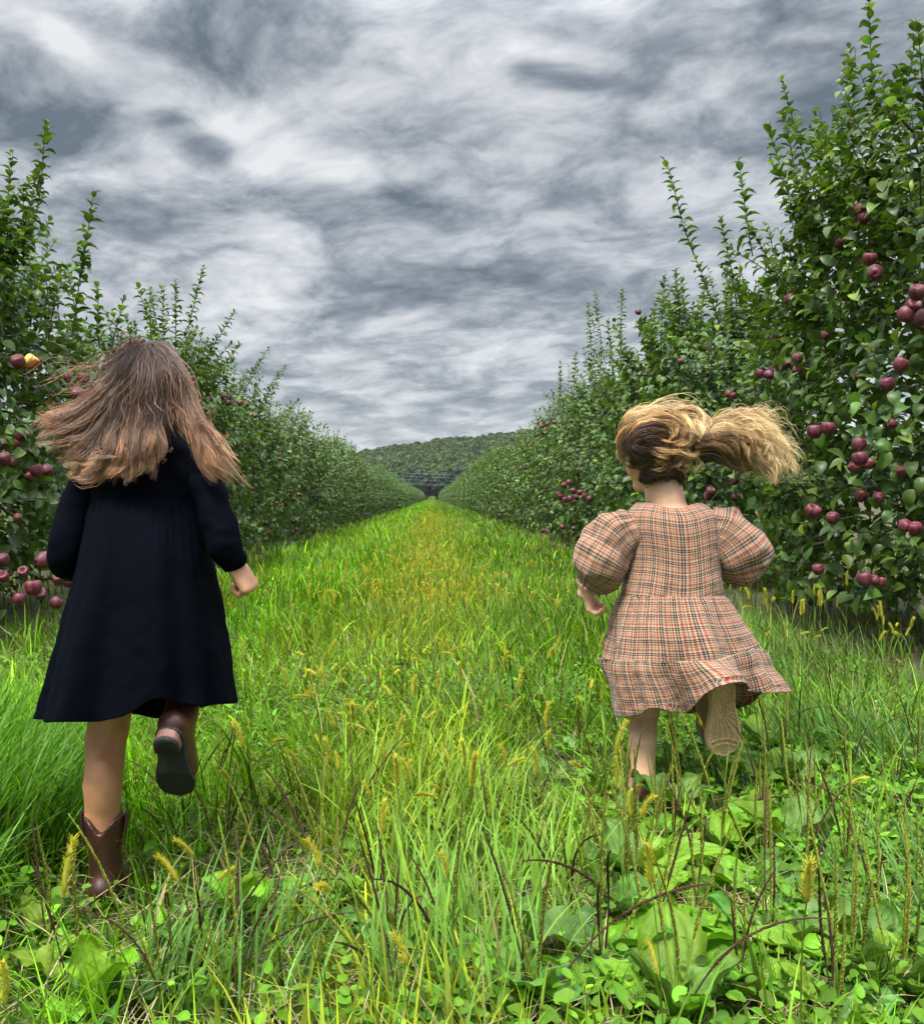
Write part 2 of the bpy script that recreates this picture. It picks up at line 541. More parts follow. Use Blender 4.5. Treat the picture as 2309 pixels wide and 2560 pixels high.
# ================================================================= grass
def blades(p, L, phi, th0, th1, w, c, nseg=4, tip=1.15, twist=None):
    """curved tapering grass blades -> V, quads, colours"""
    N = len(L)
    t = np.linspace(0, 1, nseg + 1)
    th = th0[:, None] + (th1 - th0)[:, None] * (t[None, :] ** 1.3)
    ds = (L / nseg)[:, None]
    sh = np.concatenate([np.zeros((N, 1)), np.cumsum(np.sin(th[:, :-1]) * ds, 1)], 1)
    sz = np.concatenate([np.zeros((N, 1)), np.cumsum(np.cos(th[:, :-1]) * ds, 1)], 1)
    d = np.stack([np.cos(phi), np.sin(phi)], -1)
    ctr = np.stack([p[:, 0:1] + d[:, 0:1] * sh, p[:, 1:2] + d[:, 1:2] * sh, p[:, 2:3] + sz], -1)
    ctr[..., 2] = np.maximum(ctr[..., 2], 0.004)
    tw = phi + math.pi / 2 + (0 if twist is None else twist)
    s = np.stack([np.cos(tw), np.sin(tw), np.zeros(N)], -1)
    prof = np.minimum(0.55 + 1.2 * t, 1.0) * (1 - t ** 2.2) + 0.03
    hw = (w[:, None] * prof[None, :] * 0.5)[..., None]
    V = np.stack([ctr - s[:, None, :] * hw, ctr + s[:, None, :] * hw], 2)
    M = (nseg + 1) * 2
    gf = grid_faces(nseg + 1, 2)
    Fq = (gf[None] + (np.arange(N) * M)[:, None, None]).reshape(-1, 4)
    sh_c = (0.72 + 0.28 * t) if tip == 0 else (0.80 + (tip - 0.80) * t)
    C = c[:, None, None, :] * sh_c[None, :, None, None] * np.ones((1, 1, 2, 1))
    return V.reshape(-1, 3), Fq, C.reshape(-1, 3)


FOOT = [(-0.690, 1.86, 0.075), (0.565, 2.52, 0.075)]     # where a boot presses the grass down

def lane_x(rng, y, n, half_l=2.25, half_r=2.1):
    lo = np.maximum(-half_l, -0.56 * y - 0.25)
    hi = np.minimum(half_r, 0.60 * y + 0.25)
    return lo + (hi - lo) * rng.random(n)


def grass_colour(rng, x, y):
    """the sward's own mix of species: yellow-green down the middle, lush green in the tracks, bluer at the right"""
    N = len(x)
    p = np.stack([x * 1.4, y * 0.7, np.zeros(N)], -1)
    n1 = vnoise(p, 3); n2 = vnoise(p * 3.1, 5)
    mid = np.exp(-((x + 0.05 + 0.15 * (n1 - .5)) / 0.33) ** 2)
    green = np.array([0.105, 0.220, 0.008]); yell = np.array([0.225, 0.285, 0.014]); blue = np.array([0.085, 0.180, 0.026]); lush = np.array([0.122, 0.285, 0.007])
    c = green + (lush - green) * np.clip(np.exp(-((x + 1.05) / 0.55) ** 2) + n2 - 0.5, 0, 1)[:, None]
    c = c + (blue - c) * (np.clip((x - 0.35) / 0.9, 0, 1) * 0.55 * (0.4 + n1))[:, None]
    c = c + (yell - c) * np.clip(mid * 0.85 + (n1 - 0.62) * 0.9, 0, 1)[:, None]
    c = c * np.exp(rng.normal(-0.06, 0.48, (N, 1))) * (1 + rng.normal(0, 0.06, (N, 3)))
    dry = rng.random(N) < 0.055
    c[dry] = np.array([0.36, 0.31, 0.13]) * rng.uniform(0.6, 1.2, (dry.sum(), 1))
    return np.clip(c, 0.003, 0.8)


def build_grass():
    rng = np.random.default_rng(11)
    g = Geo()
    bands = [(1.05, 2.0, 5600, 0.125, 0.0042, 5), (2.0, 3.4, 4200, 0.15, 0.0046, 4), (3.4, 6.0, 2600, 0.125, 0.0058, 4),
             (6.0, 11.0, 1250, 0.13, 0.0085, 3), (11.0, 24.0, 420, 0.14, 0.015, 3), (24.0, 55.0, 130, 0.15, 0.028, 2), (55.0, 124.0, 44, 0.17, 0.055, 2), (124.0, 276.0, 15, 0.22, 0.11, 2)]
    for (y0, y1, dens, hh, ww, ns) in bands:
        wmean = min(4.35, 1.16 * (y0 + y1) / 2 + 0.5)
        n = int((y1 - y0) * wmean * dens)
        y = y0 + (y1 - y0) * rng.random(n)
        x = lane_x(rng, y, n)
        clump = vnoise(np.stack([x * 3.0, y * 3.0, 0 * x], -1), 9)
        keep = rng.random(n) < 0.45 + 0.75 * clump
        for fx, fy, fr in FOOT:
            keep &= (x - fx) ** 2 + (y - fy - 0.06) ** 2 > fr ** 2
        # low growth where the broad leaves take over (right foreground)
        x, y, clump = x[keep], y[keep], clump[keep]
        n = len(x)
        rosette = np.clip((x - 0.05) / 0.25, 0, 1) * np.clip((3.2 - y) / 0.5, 0, 1)
        L = hh * rng.gamma(3.2, 0.29, n) * (0.62 + 0.7 * clump) * (1 - 0.38 * rosette)
        for fx, fy, d0, d1 in ((-0.675, 1.66, 0.17, 0.40), (0.585, 2.34, 0.17, 0.55)):          # trodden where the runners come through
            q = np.clip((np.hypot(x - fx, (y - fy) * 0.75) - d0 * 0.5) / (d0 * 0.9), 0, 1)
            L = L * (d1 + (1 - d1) * q)
        L = np.clip(L, 0.02, 0.36)
        # matted: most blades lie over, some stand
        phi = rng.uniform(0, 2 * math.pi, n) + 0.0
        wind = vnoise(np.stack([x * 1.1, y * 1.1, 0 * x + 4], -1), 2) * 6.28
        phi = np.where(rng.random(n) < 0.5, wind + rng.normal(0, 0.5, n), phi)
        th0 = np.abs(rng.normal(0.25, 0.38, n))
        th1 = th0 + np.abs(rng.normal(1.05, 0.60, n))
        w = ww * rng.uniform(0.6, 1.5, n) * np.where(rng.random(n) < 0.14, 2.0, 1.0)
        p = np.stack([x, y, np.zeros(n)], -1)
        V, Fq, C = blades(p, L, phi, th0, th1, w, grass_colour(rng, x, y), ns, twist=rng.normal(0, 0.5, n))
        g.add(V, [Fq], C)
    # long lush tufts at the left edge and beside the right-hand row
    for (cx, cy, r, n, hl, az, cl) in TUFTS:
        a = rng.uniform(0, 6.28, n); rr = r * np.sqrt(rng.random(n))
        p = np.stack([cx + rr * np.cos(a), cy + rr * np.sin(a), np.zeros(n)], -1)
        L = hl * rng.uniform(0.6, 1.25, n)
        phi = az + rng.normal(0, 0.7, n)
        th0 = np.abs(rng.normal(0.2, 0.15, n)); th1 = th0 + np.abs(rng.normal(0.95, 0.35, n))
        c = np.array(cl) * np.exp(rng.normal(0, 0.28, (n, 1))) * (1 + rng.normal(0, 0.05, (n, 3)))
        V, Fq, C = blades(p, L, phi, th0, th1, rng.uniform(0.004, 0.0085, n), np.clip(c, 0, 1), 6, twist=rng.normal(0, 0.3, n))
        g.add(V, [Fq], C)
    # grass under and behind the rows, seen through the gaps
    for sgn in (-1, 1):
        n = 16000
        y = 2.0 + 40 * rng.random(n) ** 1.8
        x = sgn * (2.15 + 4.5 * rng.random(n))
        L = rng.uniform(0.06, 0.20, n)
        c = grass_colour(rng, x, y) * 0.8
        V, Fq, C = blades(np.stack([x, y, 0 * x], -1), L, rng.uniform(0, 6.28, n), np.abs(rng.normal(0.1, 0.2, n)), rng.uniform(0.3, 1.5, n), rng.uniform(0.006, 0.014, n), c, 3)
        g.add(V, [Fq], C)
    m = leaf_mat("grass_blade", rough=0.55, trans=0.32, spec=0.16, tint=(1.2, 1.2, 0.35), bscale=40)
    tag(g.build("grass", m), label="matted green grass covering the lane between the apple rows", cat="grass", kind='stuff')


TUFTS = [(-1.02, 2.05, 0.20, 800, 0.36, 0.1, (0.095, 0.225, 0.030)), (-1.25, 2.5, 0.25, 800, 0.34, 0.2, (0.095, 0.235, 0.028)), (-0.98, 1.68, 0.12, 260, 0.26, -0.2, (0.12, 0.26, 0.04)),
         (-1.55, 3.1, 0.3, 420, 0.24, 0.0, (0.09, 0.22, 0.02)), (-1.15, 3.5, 0.3, 220, 0.18, 0.4, (0.10, 0.25, 0.015)),
         (1.35, 2.9, 0.25, 260, 0.22, 2.6, (0.085, 0.185, 0.045)), (1.30, 3.8, 0.35, 300, 0.18, 2.8, (0.085, 0.18, 0.045)), (1.75, 4.4, 0.4, 400, 0.22, 2.6, (0.12, 0.20, 0.05)),
         (0.28, 3.6, 0.3, 160, 0.18, 1.0, (0.09, 0.19, 0.04)), (0.10, 1.80, 0.22, 170, 0.26, 1.2, (0.16, 0.29, 0.035)), (-0.05, 2.25, 0.25, 220, 0.28, 0.8, (0.20, 0.33, 0.03)),
         (0.05, 1.52, 0.16, 120, 0.22, 1.7, (0.13, 0.26, 0.04)), (0.95, 1.75, 0.2, 90, 0.24, 2.2, (0.11, 0.23, 0.05)), (-0.35, 1.55, 0.18, 120, 0.20, 0.6, (0.10, 0.21, 0.045))]


def build_cover():
    """small round leaves of clover and chickweed close to the soil"""
    rng = np.random.default_rng(12)
    n = 46000
    y = 1.15 + 3.4 * rng.random(n) ** 1.25
    x = lane_x(rng, y, n)
    cl = vnoise(np.stack([x * 2.3, y * 2.3, 0 * x], -1), 31)
    k = rng.random(n) < np.clip((cl - 0.30) * 2.2, 0.05, 1)
    x, y = x[k], y[k]; n = len(x)
    z = rng.uniform(0.015, 0.10, n)
    for fx, fy, fr in FOOT:
        ok = (x - fx) ** 2 + (y - fy - 0.06) ** 2 > fr ** 2
        x, y, z = x[ok], y[ok], z[ok]; n = len(x)
    big = rng.random(n) < 0.25
    s = np.where(big, rng.uniform(0.011, 0.019, n), rng.uniform(0.006, 0.011, n))
    a = np.arange(9) / 9 * 2 * math.pi
    ru = np.array([1.15, 0.98, 0.86, 0.74, 0.66, 0.66, 0.74, 0.86, 0.98])
    nn = norm(np.stack([rng.normal(0, 0.5, n), rng.normal(0, 0.5, n) - 0.15, np.ones(n)], -1))
    A = norm(np.cross(nn, rng.normal(size=(n, 3)))); B = np.cross(nn, A)
    ctr = np.stack([x, y, z], -1)
    cup = rng.uniform(-0.1, 0.35, n)
    rim = ctr[:, None] + (s[:, None] * ru[None])[..., None] * (1.15 * np.cos(a)[None, :, None] * A[:, None] + 0.85 * np.sin(a)[None, :, None] * B[:, None]) + (nn * s[:, None] * cup[:, None])[:, None] + (nn[:, None] * (s[:, None] * 0.25 * np.abs(np.sin(a))[None])[..., None])
    V = np.concatenate([ctr[:, None], rim], 1).reshape(-1, 3)
    tri = np.stack([np.zeros(9, int), 1 + np.arange(9), 1 + (np.arange(9) + 1) % 9], -1)
    c = np.array([0.085, 0.195, 0.012]) * np.exp(rng.normal(0, 0.35, (n, 1))) * (1 + rng.normal(0, 0.08, (n, 3)))
    g = Geo().add(V, [(tri[None] + (np.arange(n) * 10)[:, None, None]).reshape(-1, 3)], np.repeat(np.clip(c, 0, 1), 10, 0))
    m = leaf_mat("clover_leaf", rough=0.55, trans=0.25, spec=0.2, bscale=60)
    tag(g.build("ground_cover", m), label="low clover and small round weeds among the grass of the lane", cat="ground cover", kind='stuff')
    # thatch: dead pale stems lying on the soil
    n = 5200
    y = 1.2 + 4.0 * rng.random(n) ** 1.3
    x = lane_x(rng, y, n)
    for cx, cy, r in ((0.78, 1.72, 0.13), (0.62, 1.62, 0.10), (0.25, 1.75, 0.12), (-0.5, 2.2, 0.2), (1.75, 4.2, 0.45), (1.9, 5.2, 0.5)):
        m_ = 420
        x = np.concatenate([x, cx + rng.normal(0, r, m_)]); y = np.concatenate([y, cy + rng.normal(0, r, m_)])
    n = len(x)
    L = rng.uniform(0.05, 0.20, n)
    c = np.array([0.40, 0.33, 0.17]) * rng.uniform(0.45, 1.1, (n, 1))
    V, Fq, C = blades(np.stack([x, y, rng.uniform(0.005, 0.06, n)], -1), L, rng.uniform(0, 6.28, n), rng.uniform(1.1, 1.55, n), rng.uniform(1.4, 1.75, n), rng.uniform(0.0015, 0.003, n), c, 3)
    m3 = plain_mat("dead_stem", rough=0.8, bump=0)
    tag(Geo().add(V, [Fq], C).build("dry_grass", m3), label="pale dead grass stems lying between the green blades", cat="dry grass", kind='stuff')


build_ground()
build_hills()
build_cables()
build_grass()
build_cover()
# ================================================================= apple trees
BARK = plain_mat("apple_bark", rough=0.85, nscale=40, namt=0.7, bump=0.6, bdist=0.006)
LEAF = leaf_mat("apple_leaf", rough=0.44, trans=0.28, back=(1.3, 1.25, 1.35), spec=0.42, tint=(1.35, 1.4, 0.42), bscale=90)


def leaf_template(detail, droop):
    """unit leaf along +x, face up +z: folded on the midrib, tip curled down"""
    if detail == 2:
        xs = np.array([0.0, 0.16, 0.42, 0.70, 0.90, 1.0]); hw = np.array([0.0, 0.23, 0.35, 0.29, 0.12, 0.0])
    elif detail == 1:
        xs = np.array([0.0, 0.35, 0.75, 1.0]); hw = np.array([0.0, 0.31, 0.23, 0.0])
    else:
        xs = np.array([0.0, 0.5, 1.0]); hw = np.array([0.0, 0.34, 0.0])
    th = -droop * xs ** 1.4
    px = np.concatenate([[0], np.cumsum(np.diff(xs) * np.cos(th[1:]))])
    pz = np.concatenate([[0], np.cumsum(np.diff(xs) * np.sin(th[1:]))])
    V, F3, F4 = [], [], []
    V.append([0, 0, 0])
    for i in range(1, len(xs) - 1):
        up = hw[i] * 0.45
        V += [[px[i], -hw[i] * 0.9, pz[i] + up], [px[i], 0, pz[i]], [px[i], hw[i] * 0.9, pz[i] + up]]
    V.append([px[-1], 0, pz[-1]])
    k = len(xs) - 2
    F3 += [[0, 1, 2], [0, 2, 3]]
    for i in range(k - 1):
        a = 1 + 3 * i
        F4 += [[a, a + 3, a + 4, a + 1], [a + 1, a + 4, a + 5, a + 2]]
    a = 1 + 3 * (k - 1); e = len(V) - 1
    F3 += [[a, e, a + 1], [a + 1, e, a + 2]]
    return np.array(V), np.array(F3), (np.array(F4) if F4 else np.zeros((0, 4), int))


def place_leaves(g, rng, pos, axis, up, size, colr, detail):
    """put a leaf at every pos, pointing along axis, its face towards up"""
    n = len(pos)
    X = norm(axis); Z = up - (up * X).sum(-1, keepdims=True) * X
    Z = norm(Z); Y = np.cross(Z, X)
    kind = rng.integers(0, 3, n)
    for q, dr in enumerate((0.45, 0.95, 1.45)):
        I = np.where(kind == q)[0]
        if not len(I):
            continue
        T, F3, F4 = leaf_template(detail, dr)
        V = pos[I, None] + size[I, None, None] * (T[None, :, 0:1] * X[I, None] + T[None, :, 1:2] * Y[I, None] + T[None, :, 2:3] * Z[I, None])
        off = (np.arange(len(I)) * len(T))[:, None, None]
        g.add(V.reshape(-1, 3), [(F3[None] + off).reshape(-1, 3), (F4[None] + off).reshape(-1, 4)], np.repeat(colr[I], len(T), 0))


def crown_r(z, H):
    """half-width of a crown at height z, as a share of its widest"""
    zz = z / H
    return np.interp(zz, [0.03, 0.10, 0.22, 0.42, 0.60, 0.74, 0.86, 1.0], [0.66, 0.92, 1.0, 1.0, 0.84, 0.58, 0.30, 0.08])


def leaf_colour(rng, n, top=None):
    c = np.array([0.064, 0.120, 0.023]) * np.exp(rng.normal(0, 0.30, (n, 1))) * (1 + rng.normal(0, 0.07, (n, 3)))
    y = rng.random(n)
    c[y < 0.10] *= np.array([1.9, 1.65, 0.9])
    c[y > 0.90] *= np.array([1.25, 1.1, 1.9])
    return np.clip(c, 0.003, 0.5)


def make_tree(rng, H=3.6, rx=1.15, ry=2.3, n_shoot=560, detail=2, lsize=0.082, spacing=0.028, fill=3000, extra=(), tall=26, clear=None):
    """-> (crown Geo, wood Geo) round the origin; extra: (base, tip, leafsize) shoots of their own"""
    crown, wood = Geo(), Geo()
    bark = np.array([0.085, 0.066, 0.050])
    lean = rng.normal(0, 0.05, 2)
    top = np.array([lean[0], lean[1], H * 0.74])
    tp = catmull([[0, 0, -0.15], [0.02, 0.01, 0.35], [lean[0] * .6, lean[1] * .6, H * 0.40], top], 14)
    V, Fq = tubes(tp[None], np.interp(np.linspace(0, 1, 14), [0, 0.15, 1], [0.085, 0.065, 0.014])[None], 9)
    wood.add(V, [Fq], bark)
    polys, rads = [], []
    nb = 22
    for i in range(nb):
        z = 0.35 + (H * 0.66 - 0.35) * (i + rng.random()) / nb
        a = i * 2.399 + rng.normal(0, 0.3)
        r = crown_r(np.array(z + 0.3), H)
        end = np.array([math.cos(a) * rx * r * 0.85, math.sin(a) * ry * r * 0.85, z + rng.uniform(0.0, 0.55)])
        if z < 0.9:
            end[2] = z - rng.uniform(-0.1, 0.25)
        st = np.array([lean[0] * z / H, lean[1] * z / H, z])
        mid = (st + end) / 2 + np.array([0, 0, rng.uniform(0.02, 0.18)]) + rng.normal(0, 0.05, 3)
        polys.append(catmull([st, mid, end], 10)); rads.append(np.linspace(0.026, 0.006, 10) * rng.uniform(0.7, 1.3))
    V, Fq = tubes(np.array(polys), np.array(rads), 6)
    wood.add(V, [Fq], bark)
    # leafy shoots from the skin of the crown
    n = n_shoot
    z = H * (0.06 + 0.70 * rng.random(n) ** 0.9)
    a = rng.uniform(0, 2 * math.pi, n)
    rr = crown_r(z, H) * rng.uniform(0.50, 0.97, n)
    lump = 0.72 + 0.50 * vnoise(np.stack([np.cos(a) * 1.6, np.sin(a) * 1.6 * ry / rx, z * 1.3], -1), int(rng.integers(1e6)))
    base = np.stack([np.cos(a) * rx * rr * lump, np.sin(a) * ry * rr * lump, z], -1)
    outw = norm(np.stack([np.cos(a) * ry, np.sin(a) * rx, 0 * a], -1))
    upw = np.interp(z / H, [0.05, 0.25, 0.6, 0.8], [-0.15, 0.55, 1.2, 2.2])
    d = norm(outw * rng.uniform(0.3, 1.0, (n, 1)) + np.array([0, 0, 1.0]) * (upw + rng.normal(0, 0.35, n))[:, None] + rng.normal(0, 0.35, (n, 3)))
    L = rng.uniform(0.22, 0.60, n)
    tips = base + d * L[:, None]
    shoots = [(base[i], tips[i], rng.uniform(-0.12, 0.10), lsize, spacing) for i in range(n)]
    for i in range(tall):                                       # water shoots that stand up out of the top
        aa = rng.uniform(0, 6.28); q = rng.uniform(0.2, 0.9)
        b = np.array([math.cos(aa) * rx * 0.60 * q, math.sin(aa) * ry * 0.72 * q, H * rng.uniform(0.56, 0.74)])
        tpt = b + np.array([math.cos(aa) * 0.22 * q + rng.normal(0, 0.10), math.sin(aa) * 0.30 * q + rng.normal(0, 0.12), rng.uniform(0.5, 1.0) * H * 0.28])
        shoots.append((b, tpt, 0.0, lsize * 0.95, spacing * 0.9))
    for (b, tpt, ls) in extra:
        shoots.append((np.array(b), np.array(tpt), rng.uniform(-0.03, 0.06), ls, 0.021))
    LP, LA, LU, LS, stems, srad = [], [], [], [], [], []
    for (b, e, bend, ls, sp) in shoots:
        v = e - b; ln = float(np.linalg.norm(v)); dv = v / ln
        tt = np.linspace(0, 1, 7)[:, None]
        side = norm(np.cross(dv, rng.normal(size=3)))
        S = b + v * tt + np.array([0, 0, 1.0]) * bend * (tt * (1 - tt)) * 2 + side * rng.normal(0, 0.02) * np.sin(tt * 5)
        stems.append(S); srad.append(np.linspace(0.0045, 0.0016, 7) * (0.8 + 0.4 * ln))
        k = max(5, int(ln / sp))
        t = (np.arange(k) + rng.random(k) * 0.6) / k
        t = np.clip(0.04 + 0.96 * t, 0, 1)
        pos = b + v * t[:, None] + np.array([0, 0, 1.0]) * (bend * t * (1 - t) * 2)[:, None]
        u1 = side; u2 = np.cross(dv, u1)
        ph = np.arange(k) * 2.40 + rng.uniform(0, 6.28) + rng.normal(0, 0.25, k)
        rad = np.cos(ph)[:, None] * u1 + np.sin(ph)[:, None] * u2
        ang = np.interp(t, [0, 0.8, 1.0], [1.15, 0.85, 0.35]) + rng.normal(0, 0.15, k)
        ax = rad * np.sin(ang)[:, None] + dv * np.cos(ang)[:, None]
        up = dv * np.sin(ang)[:, None] - rad * np.cos(ang)[:, None] + np.array([0, 0, 0.7]) + rng.normal(0, 0.18, (k, 3))
        LP.append(pos); LA.append(ax); LU.append(up)
        LS.append(ls * rng.uniform(0.72, 1.15, k) * np.interp(t, [0, 0.15, 0.8, 1], [0.8, 1.0, 0.9, 0.55]))
    V, Fq = tubes(np.array(stems), np.array(srad), 4)
    wood.add(V, [Fq], np.array([0.075, 0.060, 0.042]))
    # leaves on spurs inside the crown
    n = fill
    z = H * (0.05 + 0.66 * rng.random(n)); a = rng.uniform(0, 6.28, n); q = crown_r(z, H) * np.sqrt(rng.random(n)) * 0.95
    LP.append(np.stack([np.cos(a) * rx * q, np.sin(a) * ry * q, z], -1))
    LA.append(np.stack([np.cos(a), np.sin(a), rng.normal(-0.1, 0.5, n)], -1) + rng.normal(0, 0.5, (n, 3)))
    LU.append(np.stack([np.cos(a) * 0.5, np.sin(a) * 0.5, np.ones(n)], -1) + rng.normal(0, 0.4, (n, 3)))
    LS.append(lsize * rng.uniform(0.8, 1.25, n))
    LP, LA, LU, LS = np.concatenate(LP), np.concatenate(LA), np.concatenate(LU), np.concatenate(LS)
    ok = LP[:, 2] > 0.05
    if clear is not None and len(clear):                       # apples hang in the open: no leaf through the fruit or right before it
        view = clear[:, 3:6]; ctr = clear[:, 0:3]; rad = clear[:, 6]
        for c0, v0, r0 in zip(ctr, view, rad):
            rel = LP + LA * 0.03 - c0
            al = rel @ v0
            pr = np.linalg.norm(rel - al[:, None] * v0, axis=1)
            ok &= ~((pr < r0 * 1.0) & (al > -r0) & (al < 0.35)) & ~(np.linalg.norm(rel, axis=1) < r0 * 1.15)
    LP, LA, LU, LS = LP[ok], LA[ok], LU[ok], LS[ok]
    c = leaf_colour(rng, len(LP))
    place_leaves(crown, rng, LP, LA, LU, LS, c, detail)
    return crown, wood


# --- apples
def apple_mesh():
    m, t, bs, out = mat_new("apple_skin")
    oc = t.node('ShaderNodeTexCoord').outputs['Object']
    oi = t.node('ShaderNodeObjectInfo').outputs['Random']
    sp = t.node('ShaderNodeSeparateXYZ'); t.put(sp.inputs[0], oc)
    streak = t.noise(t.vmath('MULTIPLY', oc, (60, 60, 9)), 1.0, 3.0).outputs['Fac']
    dots = t.noise(oc, 420, 1.0).outputs['Fac']
    c = t.ramp(streak, [(0.3, (0.060, 0.005, 0.011)), (0.55, (0.125, 0.010, 0.018)), (0.75, (0.25, 0.03, 0.032))])
    c = t.mix(t.math('MULTIPLY', oi, 0.55), c, (0.050, 0.007, 0.020))
    c = t.mix(t.smooth(dots, 0.70, 0.78, 0.0, 0.5), c, (0.45, 0.25, 0.18))
    bloom = t.noise(oc, 30, 3.0).outputs['Fac']
    c = t.mix(t.smooth(bloom, 0.38, 0.70, 0.0, 0.50), c, (0.19, 0.090, 0.115))
    a = attr_col(t)
    c = t.mix(t.smooth(a, 0.0, 1.0, 0.0, 1.0), c, t.ramp(t.math('ADD', streak, t.math('MULTIPLY', sp.outputs[0], -7.0)), [(0.35, (0.42, 0.03, 0.03)), (0.62, (0.62, 0.50, 0.10))]))
    t.put(bs.inputs['Base Color'], c)
    bs.inputs['Roughness'].default_value = 0.50
    bs.inputs['Specular IOR Level'].default_value = 0.4
    st = plain_mat("apple_stem", rough=0.8)
    out = []
    for var in range(4):
        rng = np.random.default_rng(50 + var)
        prof = np.array([[0.0, 0.30], [0.10, 0.33], [0.22, 0.43], [0.36, 0.47], [0.47, 0.38], [0.52, 0.18], [0.50, -0.05], [0.42, -0.27], [0.30, -0.43], [0.18, -0.47], [0.09, -0.44], [0.0, -0.39]])
        pr = catmull(prof, 20); pr[:, 0] = np.maximum(pr[:, 0], 0)
        k = 18
        th = np.arange(k) / k * 2 * math.pi
        wob = 1 + 0.025 * np.cos(th * 5 + var) + 0.03 * np.cos(th * 2 + var * 2)
        V = np.stack([pr[:, 0:1] * np.cos(th) * wob, pr[:, 0:1] * np.sin(th) * wob, np.broadcast_to(pr[:, 1:2], (20, k))], -1).reshape(-1, 3)
        V = V * 0.083 * np.array([1, 1, 0.98 + 0.06 * var / 3])
        g = Geo().add(V, [grid_faces(20, k, True)], (1.0, 1.0, 1.0) if var == 3 else (0.0, 0.0, 0.0))
        nf = len(g.F[4][0])
        s, fq = tubes(catmull([[0, 0, 0.024], [0.002, 0.001, 0.04], [0.006, 0.002, 0.062]], 5)[None], np.full((1, 5), 0.0016), 5)
        g.add(s, [fq], (0.09, 0.06, 0.035))
        me = bpy.data.meshes.new("apple")
        o = g.build("apple", m)
        me = o.data
        me.materials.append(st)
        idx = np.zeros(len(me.polygons), np.int32); idx[nf:] = 1
        me.polygons.foreach_set("material_index", idx)
        bpy.data.objects.remove(o)
        out.append(me)
    return out


APPLES = apple_mesh()


def add_apple(tree, loc, rng, k=1.0, var=None):
    o = bpy.data.objects.new("apple", APPLES[int(rng.integers(0, 3)) if var is None else var])
    col.objects.link(o)
    o.parent = tree
    o.location = loc
    o.scale = (k, k, k)
    o.rotation_euler = (rng.normal(0, 0.45) + 0.35, rng.normal(0, 0.35), rng.uniform(0, 6.28) if var is None else 0.4)
    return o


